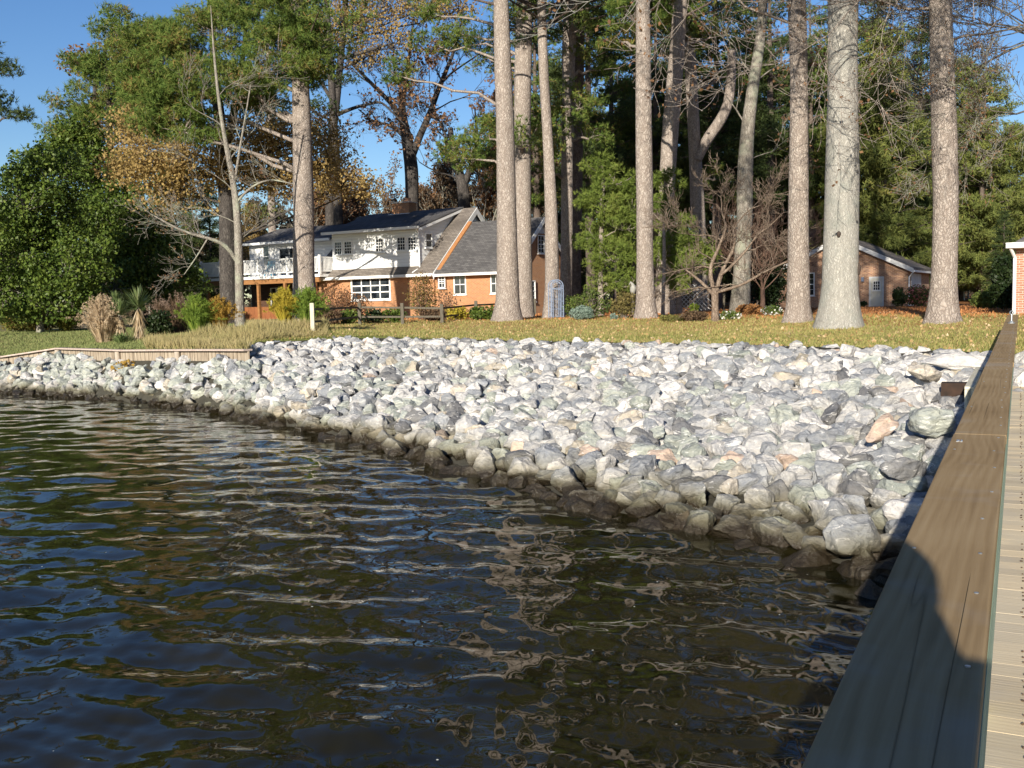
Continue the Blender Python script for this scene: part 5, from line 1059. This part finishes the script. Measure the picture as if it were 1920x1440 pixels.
shrub('shrub','tan and green shrub left of the foot of the straight middle pine',1170,598,56,50,leafmat('tan_green_leaf',[(0,.08,.08,.03),(.6,.18,.15,.05),(1,.3,.22,.1)],.5,.3),n=60,cn=26,cr=.22,ln=.09,stems=30)
shrub('low_shrub','reddish brown mat of heather in the straw bed',1300,603,54,18,mat('x',[(.15,.08,.05),(.3,.17,.1)]) if 0 else brown_leaf,n=60,cn=40,cr=.12,ln=.06,cat='plant')
shrub('low_shrub','low green mat right of the straight middle pine',1262,603,60,12,leafmat('mat_leaf',[(0,.1,.12,.03),(1,.28,.24,.08)],.5,.3),n=50,cn=40,cr=.1,ln=.06,cat='plant')
shrub('low_shrub','small upright bright green plant between the thin trunks',1302,592,18,24,green_plume,n=16,cn=20,cr=.12,ln=.1,cat='plant')
def flowers(label,px,py,w_,h_):
    r_=shrub('flower_patch',label,px,py,w_,h_,green_leaf,n=34,cn=24,cr=.13,ln=.06,cat='flowers'); d=float(r_.location.y); rw=w_*d/FPX/2; rh=h_*d/FPX
    C=inell(90,(0,0,rh*.5),(rw,rw*.6,rh*.5),.7); V,F=leaves(C,.09,.95); link('blossoms',fmesh('blossoms',V,F),white_flower,r_)
flowers('patch of white flowers on the straw right of the crooked tree',1368,600,46,15); flowers('larger patch of white flowers below the evergreen shrub',1448,592,46,18)
shrub('mound','rusty pine straw mound with twigs at the foot of the bowed grey trunk',1405,592,54,20,straw_roof if 0 else leafmat('straw_leaf',[(0,.2,.09,.03),(1,.42,.22,.09)],.5,.3),n=90,cn=40,cr=.14,ln=.08,cat='straw mound')
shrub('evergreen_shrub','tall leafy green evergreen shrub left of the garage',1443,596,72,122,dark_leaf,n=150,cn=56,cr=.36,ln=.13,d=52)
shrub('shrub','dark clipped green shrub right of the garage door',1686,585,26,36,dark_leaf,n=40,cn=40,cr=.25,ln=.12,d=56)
shrub('flowering_shrub','rounded shrub with pink flowers at the right corner of the garage',1722,582,54,38,pink_leaf,n=70,cn=40,cr=.28,ln=.12,d=55)
shrub('low_shrub','tiny dark bush under the garage door lamp',1618,583,16,14,dark_leaf,n=14,cn=36,cr=.15,ln=.1,d=57)
shrub('shrub','spreading yellow green bush left of the brick building corner',1862,588,80,34,leafmat('spread_leaf',[(0,.05,.08,.02),(.6,.14,.18,.04),(1,.25,.27,.07)],.5,.3),n=90,cn=40,cr=.28,ln=.11,d=44)
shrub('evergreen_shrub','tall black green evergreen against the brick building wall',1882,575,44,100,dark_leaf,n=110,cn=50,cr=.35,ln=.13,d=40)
# ---- split rail fence
FX=[(587,622,568,'pale'),(675,609,567,''),(755,608,568,''),(829,606,570,''),(893,600,564,''),(1003,592,560,'')]
fence=empty('rail_fence',(0,0,0),0,'weathered split rail fence between the house and the lawn with one pale tall end post','fence'); fp=[]
for i,(px,py,ty,c) in enumerate(FX):
    p=hit(px,py,33); d=float(p[1]); z=float(p[2]); h=float(at(px,ty,d)[2])-z; fp.append((p,h))
    MB().box(p[0]-.07,p[0]+.07,p[1]-.07,p[1]+.07,z-.3,z+h).build('fence_post',pale_post if c else old_post,fence,bev=.02)
for (a,ha),(b,hb) in zip(fp[:-1],fp[1:]):
    for f in (.35,.78):
        MB().bar((a[0]+.07,a[1]+.03,a[2]+ha*f),(b[0]-.07,b[1]+.03,b[2]+hb*f),.04,.075).build('fence_rail',old_post,fence)
# ---- blue garden arch
p=hit(1043,598); d=float(p[1]); z=float(ground_z(p[0],p[1])); s_=d/FPX
ga=empty('garden_arch',(p[0],p[1],z),R(12),'blue grey metal garden arch with a latticed gate in front of the slender pine','garden arch'); hw_=11.5*s_; H_=(598-537)*s_
fr=MB()
for yy in(-.25,.25):
    arc=[(-hw_,yy,-.05),(-hw_,yy,H_)]+[(-hw_*math.cos(t),yy,H_+hw_*math.sin(t)) for t in np.linspace(.15,math.pi-.15,10)]+[(hw_,yy,H_),(hw_,yy,-.05)]
    fr.tube(arc,.022,6); hw2=hw_*.72
    fr.tube([(-hw2*math.cos(t),yy,H_+hw2*math.sin(t)) for t in np.linspace(0,math.pi,10)],.014,6)
    fr.tube([(-hw2,yy,0),(-hw2,yy,H_)],.014,6);fr.tube([(hw2,yy,0),(hw2,yy,H_)],.014,6)
for zz in np.linspace(.1,H_,7):
    for sx in(-1,1): fr.tube([(sx*hw_,-.25,zz),(sx*hw_,.25,zz)],.012,6); fr.tube([(sx*hw_,-.25,zz),(sx*hw2,-.25,zz)],.01,6)
fr.tube([(-hw_,-.25,H_*.93),(hw_,-.25,H_*.93)],.018,6); fr.build('arch_frame',iron_blue,ga)
gt=MB()
for x in np.linspace(-hw2*.9,hw2*.9,6): gt.tube([(x,0,.1),(x,0,H_*.9)],.009,6)
for zz in (.1,H_*.3,H_*.6,H_*.9): gt.tube([(-hw2*.92,0,zz),(hw2*.92,0,zz)],.012,6)
gt.build('gate',iron_blue,ga)
# ---- white garden statue left of the middle pine, lattice screen in the grove
p=at(1187,575,45); z=float(ground_z(p[0],p[1])); d=45
old_stone=mat('old_stone',[(.2,.2,.18),(.34,.33,.3)],8)
st=empty('garden_statue',(p[0],p[1],z),0,'pale bird topped garden post peeking out left of the straight middle pine','garden ornament'); hS=float(at(1187,527,d)[2])-z
MB().tube([(0,0,-.1),(0,0,.1),(0,0,.12),(0,0,hS*.62)],[.14,.14,.06,.05],10).build('pedestal',old_post,st)
MB().tube([(0,0,hS*.62),(.0,0,hS*.72),(.02,0,hS*.82),(.0,0,hS*.9),(-.1,0,hS*.97),(-.16,0,hS*.9)],[.07,.13,.15,.07,.05,.02],10).build('bird_figure',old_stone,st,True)
p=at(1270,578,50); z=float(ground_z(p[0],p[1]))
lt=empty('lattice_screen',(p[0],p[1],z),R(-4),'white diagonal lattice screen seen in the shade between the thin trunks','lattice'); lm_=MB(); Wd=2.3;Hl=1.3
for i in range(-8,18):
    x0=-Wd+i*.22
    for sgn in(1,-1):
        a_=(x0,0) if sgn>0 else (x0+Hl,0); b_=(x0+Hl,Hl) if sgn>0 else (x0,Hl)
        if max(abs(a_[0]),abs(b_[0]))<Wd: lm_.bar((a_[0],.01*sgn,.15+a_[1]),(b_[0],.01*sgn,.15+b_[1]),.008,.035)
lm_.build('lattice',grey_trim,lt)
for x in(-Wd,0,Wd): MB().box(x-.05,x+.05,-.07,-.022,-.1,1.45).build('post',old_post,lt)
# white posts beyond the lawn on the right
for px,lab in((1806,'small white post far behind the lawn, left of two'),(1836,'small white post far behind the lawn, nearer the brick building')):
    p=at(px,565,85); z=float(ground_z(p[0],p[1])); o=empty('white_post',(p[0],p[1],z),0,lab,'post','white posts far behind the lawn'); MB().box(-.1,.1,-.1,.1,-.1,1.0).build('post_shaft',white_paint,o); MB().prism([(-.14,1.0),(.14,1.0),(.0,1.16)],'y',-.14,.14).build('post_cap',white_paint,o)
# ---- ground cover
def scatter(n,azr,r0_,r1_,zoff=0):
    a=rng.uniform(azr[0],azr[1],n); w_,c_,z_=shore(a); r=c_+r0_+(r1_-r0_)*rng.random(n)**1.2; x=r*np.sin(a); y=r*np.cos(a); return np.stack([x,y,ground_z(x,y)+zoff],1)
C=scatter(90000,(azpx(470),R(36)),.15,15); n=len(C); h=rng.uniform(.03,.085,n); t=rng.normal(0,.03,(n,2)); th=rng.uniform(0,6.28,n); s=np.stack([np.cos(th),np.sin(th),0*th],1)*.012
V=np.stack([C-s,C+s,C+np.stack([t[:,0],t[:,1],h],1)],1).reshape(-1,3); 
lawn_leaf=leafmat('lawn_blade',[(0,.14,.19,.05),(.4,.26,.27,.08),(.7,.42,.34,.14),(1,.5,.4,.19)],.5,.3,.7,.35)
tag(link('lawn_grass',fmesh('lawn_grass',V,np.arange(3*n).reshape(-1,3)),lawn_leaf),'short tan and green autumn grass on the lawn above the rocks','grass',None,'stuff')
C=scatter(40000,(R(-31),azpx(468)),.5,26); n=len(C); h=rng.uniform(.04,.1,n); th=rng.uniform(0,6.28,n); s=np.stack([np.cos(th),np.sin(th),0*th],1)*.018
V=np.stack([C-s,C+s,C+np.stack([rng.normal(0,.03,n),rng.normal(0,.03,n),h],1)],1).reshape(-1,3)
tag(link('left_lawn_grass',fmesh('left_lawn_grass',V,np.arange(3*n).reshape(-1,3)),leafmat('green_blade',[(0,.11,.15,.05),(.6,.22,.25,.09),(1,.36,.32,.15)],.5,.3)),'green lawn grass behind the timber bulkhead','grass',None,'stuff')
# tall tan grass on the mound
n=16000; a=rng.uniform(azpx(270),azpx(612),n); w_,c_,z_=shore(a); r=c_+.5+rng.random(n)**1.3*5.5; x=r*np.sin(a);y=r*np.cos(a); C=np.stack([x,y,ground_z(x,y)-.02],1); th=rng.uniform(0,6.28,n); s=np.stack([np.cos(th),np.sin(th),0*th],1)*.014
h=rng.uniform(.14,.38,n)*(.6+.5*np.sin(x*1.7)*np.sin(y*1.3)+.3); V=np.stack([C-s,C+s,C+np.stack([rng.normal(0,.1,n),rng.normal(0,.1,n),h],1)],1).reshape(-1,3)
tag(link('tall_grass',fmesh('tall_grass',V,np.arange(3*n).reshape(-1,3)),leafmat('tall_blade',[(0,.26,.24,.1),(.5,.42,.36,.17),(1,.5,.38,.22)],.5,.35)),'long tan grass on the mound behind the bulkhead','grass',None,'stuff')
# fallen leaves
C=scatter(5200,(azpx(470),R(36)),.1,20,.02); V,F=leaves(C,.1,.75,3.); tag(link('fallen_leaves',fmesh('fallen_leaves',V,F),leafmat('fallen_leaf',[(0,.3,.15,.06),(.5,.5,.32,.16),(1,.68,.55,.38)],.8,.2)),'scattered dry leaves on the lawn','leaves',None,'stuff')
n=26000; a=rng.uniform(azpx(560),R(36),n); w_,c_,z_=shore(a); r=c_+10+rng.random(n)*24; x=r*np.sin(a);y=r*np.cos(a); C=np.stack([x,y,ground_z(x,y)+.03],1); V,F=leaves(C,.16,.25,2.)
tag(link('pine_straw',fmesh('pine_straw',V,F),leafmat('pine_straw_leaf',[(0,.26,.1,.035),(.5,.46,.2,.075),(1,.58,.3,.13)],.5,.2)),'rusty pine straw under the grove','pine straw',None,'stuff')
# ================================================================== PHOTOGRAPHER (behind the viewpoint, seen as the shadow on the handrail)
def person():
    root=empty('person',(.0,-.42,-.25),0,'person in a jacket raising a small camera beside the handrail, casting the shadow on it','person',None,1.08)
    J=dict(pel=(.02,0,.92),sp=(.02,.01,1.12),ch=(.01,.03,1.3),nk=(0,.05,1.42),hd0=(0,.06,1.5),hd1=(-.02,.07,1.58),
      ls=(-.16,.03,1.40),le=(-.25,.17,1.17),lw=(-.14,.30,1.38),rs=(.2,.03,1.36),re=(.29,.15,1.17),rw=(.1,.30,1.38),
      lh=(-.09,0,.87),lk=(-.12,.03,.47),la=(-.13,0,.08),lt=(-.14,.16,.03),rh=(.12,0,.87),rk=(.15,.04,.47),ra=(.17,.02,.08),rt=(.18,.18,.03))
    Rr=dict(pel=.15,sp=.14,ch=.155,nk=.085,hd0=.08,hd1=.09,ls=.095,le=.052,lw=.034,rs=.075,re=.052,rw=.034,lh=.1,lk=.065,la=.045,lt=.035,rh=.1,rk=.065,ra=.045,rt=.035)
    E_=[('pel','sp'),('sp','ch'),('ch','nk'),('nk','hd0'),('hd0','hd1'),('ch','ls'),('ls','le'),('le','lw'),('ch','rs'),('rs','re'),('re','rw'),('pel','lh'),('lh','lk'),('lk','la'),('la','lt'),('pel','rh'),('rh','rk'),('rk','ra'),('ra','rt')]
    ks=list(J); vs=[J[k] for k in ks]; rd=[Rr[k] for k in ks]; ed=[(ks.index(a),ks.index(b)) for a,b in E_]
    for sgn,wk in((-1,'lw'),(1,'rw')):     # palm, four fingers and a thumb closing on the camera
        w_=Vector(J[wk]); pw=len(vs); palm=w_+Vector((-sgn*.01,.045,.035)); vs.append(tuple(palm)); rd.append(.026); ed.append((ks.index(wk),pw))
        for f in range(4):
            b_=palm+Vector((0,.012*(f-1.5)*.6,.02-.014*f)); c1=b_+Vector((-sgn*.02,.02,.012)); c2=c1+Vector((-sgn*.022,.004,.0)); i=len(vs)
            vs+= [tuple(c1),tuple(c2)]; rd+=[.0085,.0075]; ed+=[(pw,i),(i,i+1)]
        t1=palm+Vector((-sgn*.018,-.012,-.02)); t2=t1+Vector((-sgn*.02,-.002,.004)); i=len(vs); vs+=[tuple(t1),tuple(t2)]; rd+=[.011,.009]; ed+=[(pw,i),(i,i+1)]
    me=bpy.data.meshes.new('body'); me.from_pydata(vs,ed,[]); o=link('body',me,None,root); o.modifiers.new('skin','SKIN')
    if not me.skin_vertices: pass
    sv=me.skin_vertices[0].data
    for i,r in enumerate(rd): sv[i].radius=(r,r)
    sv[0].use_root=True; sb_=o.modifiers.new('sub','SUBSURF'); sb_.levels=1; sb_.render_levels=1
    m,nt,p_=newmat('jacket_and_skin',.85,.2); g=nd(nt,'ShaderNodeTexCoord').outputs['Object']; s=nd(nt,'ShaderNodeSeparateXYZ'); nt.links.new(g,s.inputs[0])
    nt.links.new(ramp(nt,mth(nt,'MULTIPLY',s.outputs[2],.6),[(0,.03,.03,.035),(.05,.05,.06,.09),(.52,.06,.07,.1),(.53,.12,.15,.12),(.85,.13,.16,.13),(.87,.5,.32,.24)],'CONSTANT'),p_.inputs['Base Color']); o.data.materials.append(m)
    b=bmesh.new(); bmesh.ops.create_icosphere(b,subdivisions=3,radius=1)
    for v in b.verts:
        c=v.co; v.co=Vector((c.x*.092,c.y*.108-.01,c.z*.11+.02))*(1.0+.03*math.sin(9*c.x)*math.sin(7*c.z))
    hm=bpy.data.meshes.new('hair'); b.to_mesh(hm); b.free(); h=link('hair',hm,mat('brown_hair',[(.04,.025,.015),(.09,.06,.035)],40),root,True); h.location=(-.02,.03,1.6)
    return root
person()
cm=empty('compact_camera',(0,-.075,CZ),0,'small silver camera held up by the person beside the handrail','camera')
MB().box(-.045,.045,-.012,.012,-.03,.03).build('camera_body',galv,cm,bev=.004); MB().tube([(0,.012,0),(0,.028,0)],.018,16).build('lens_barrel',galv,cm)
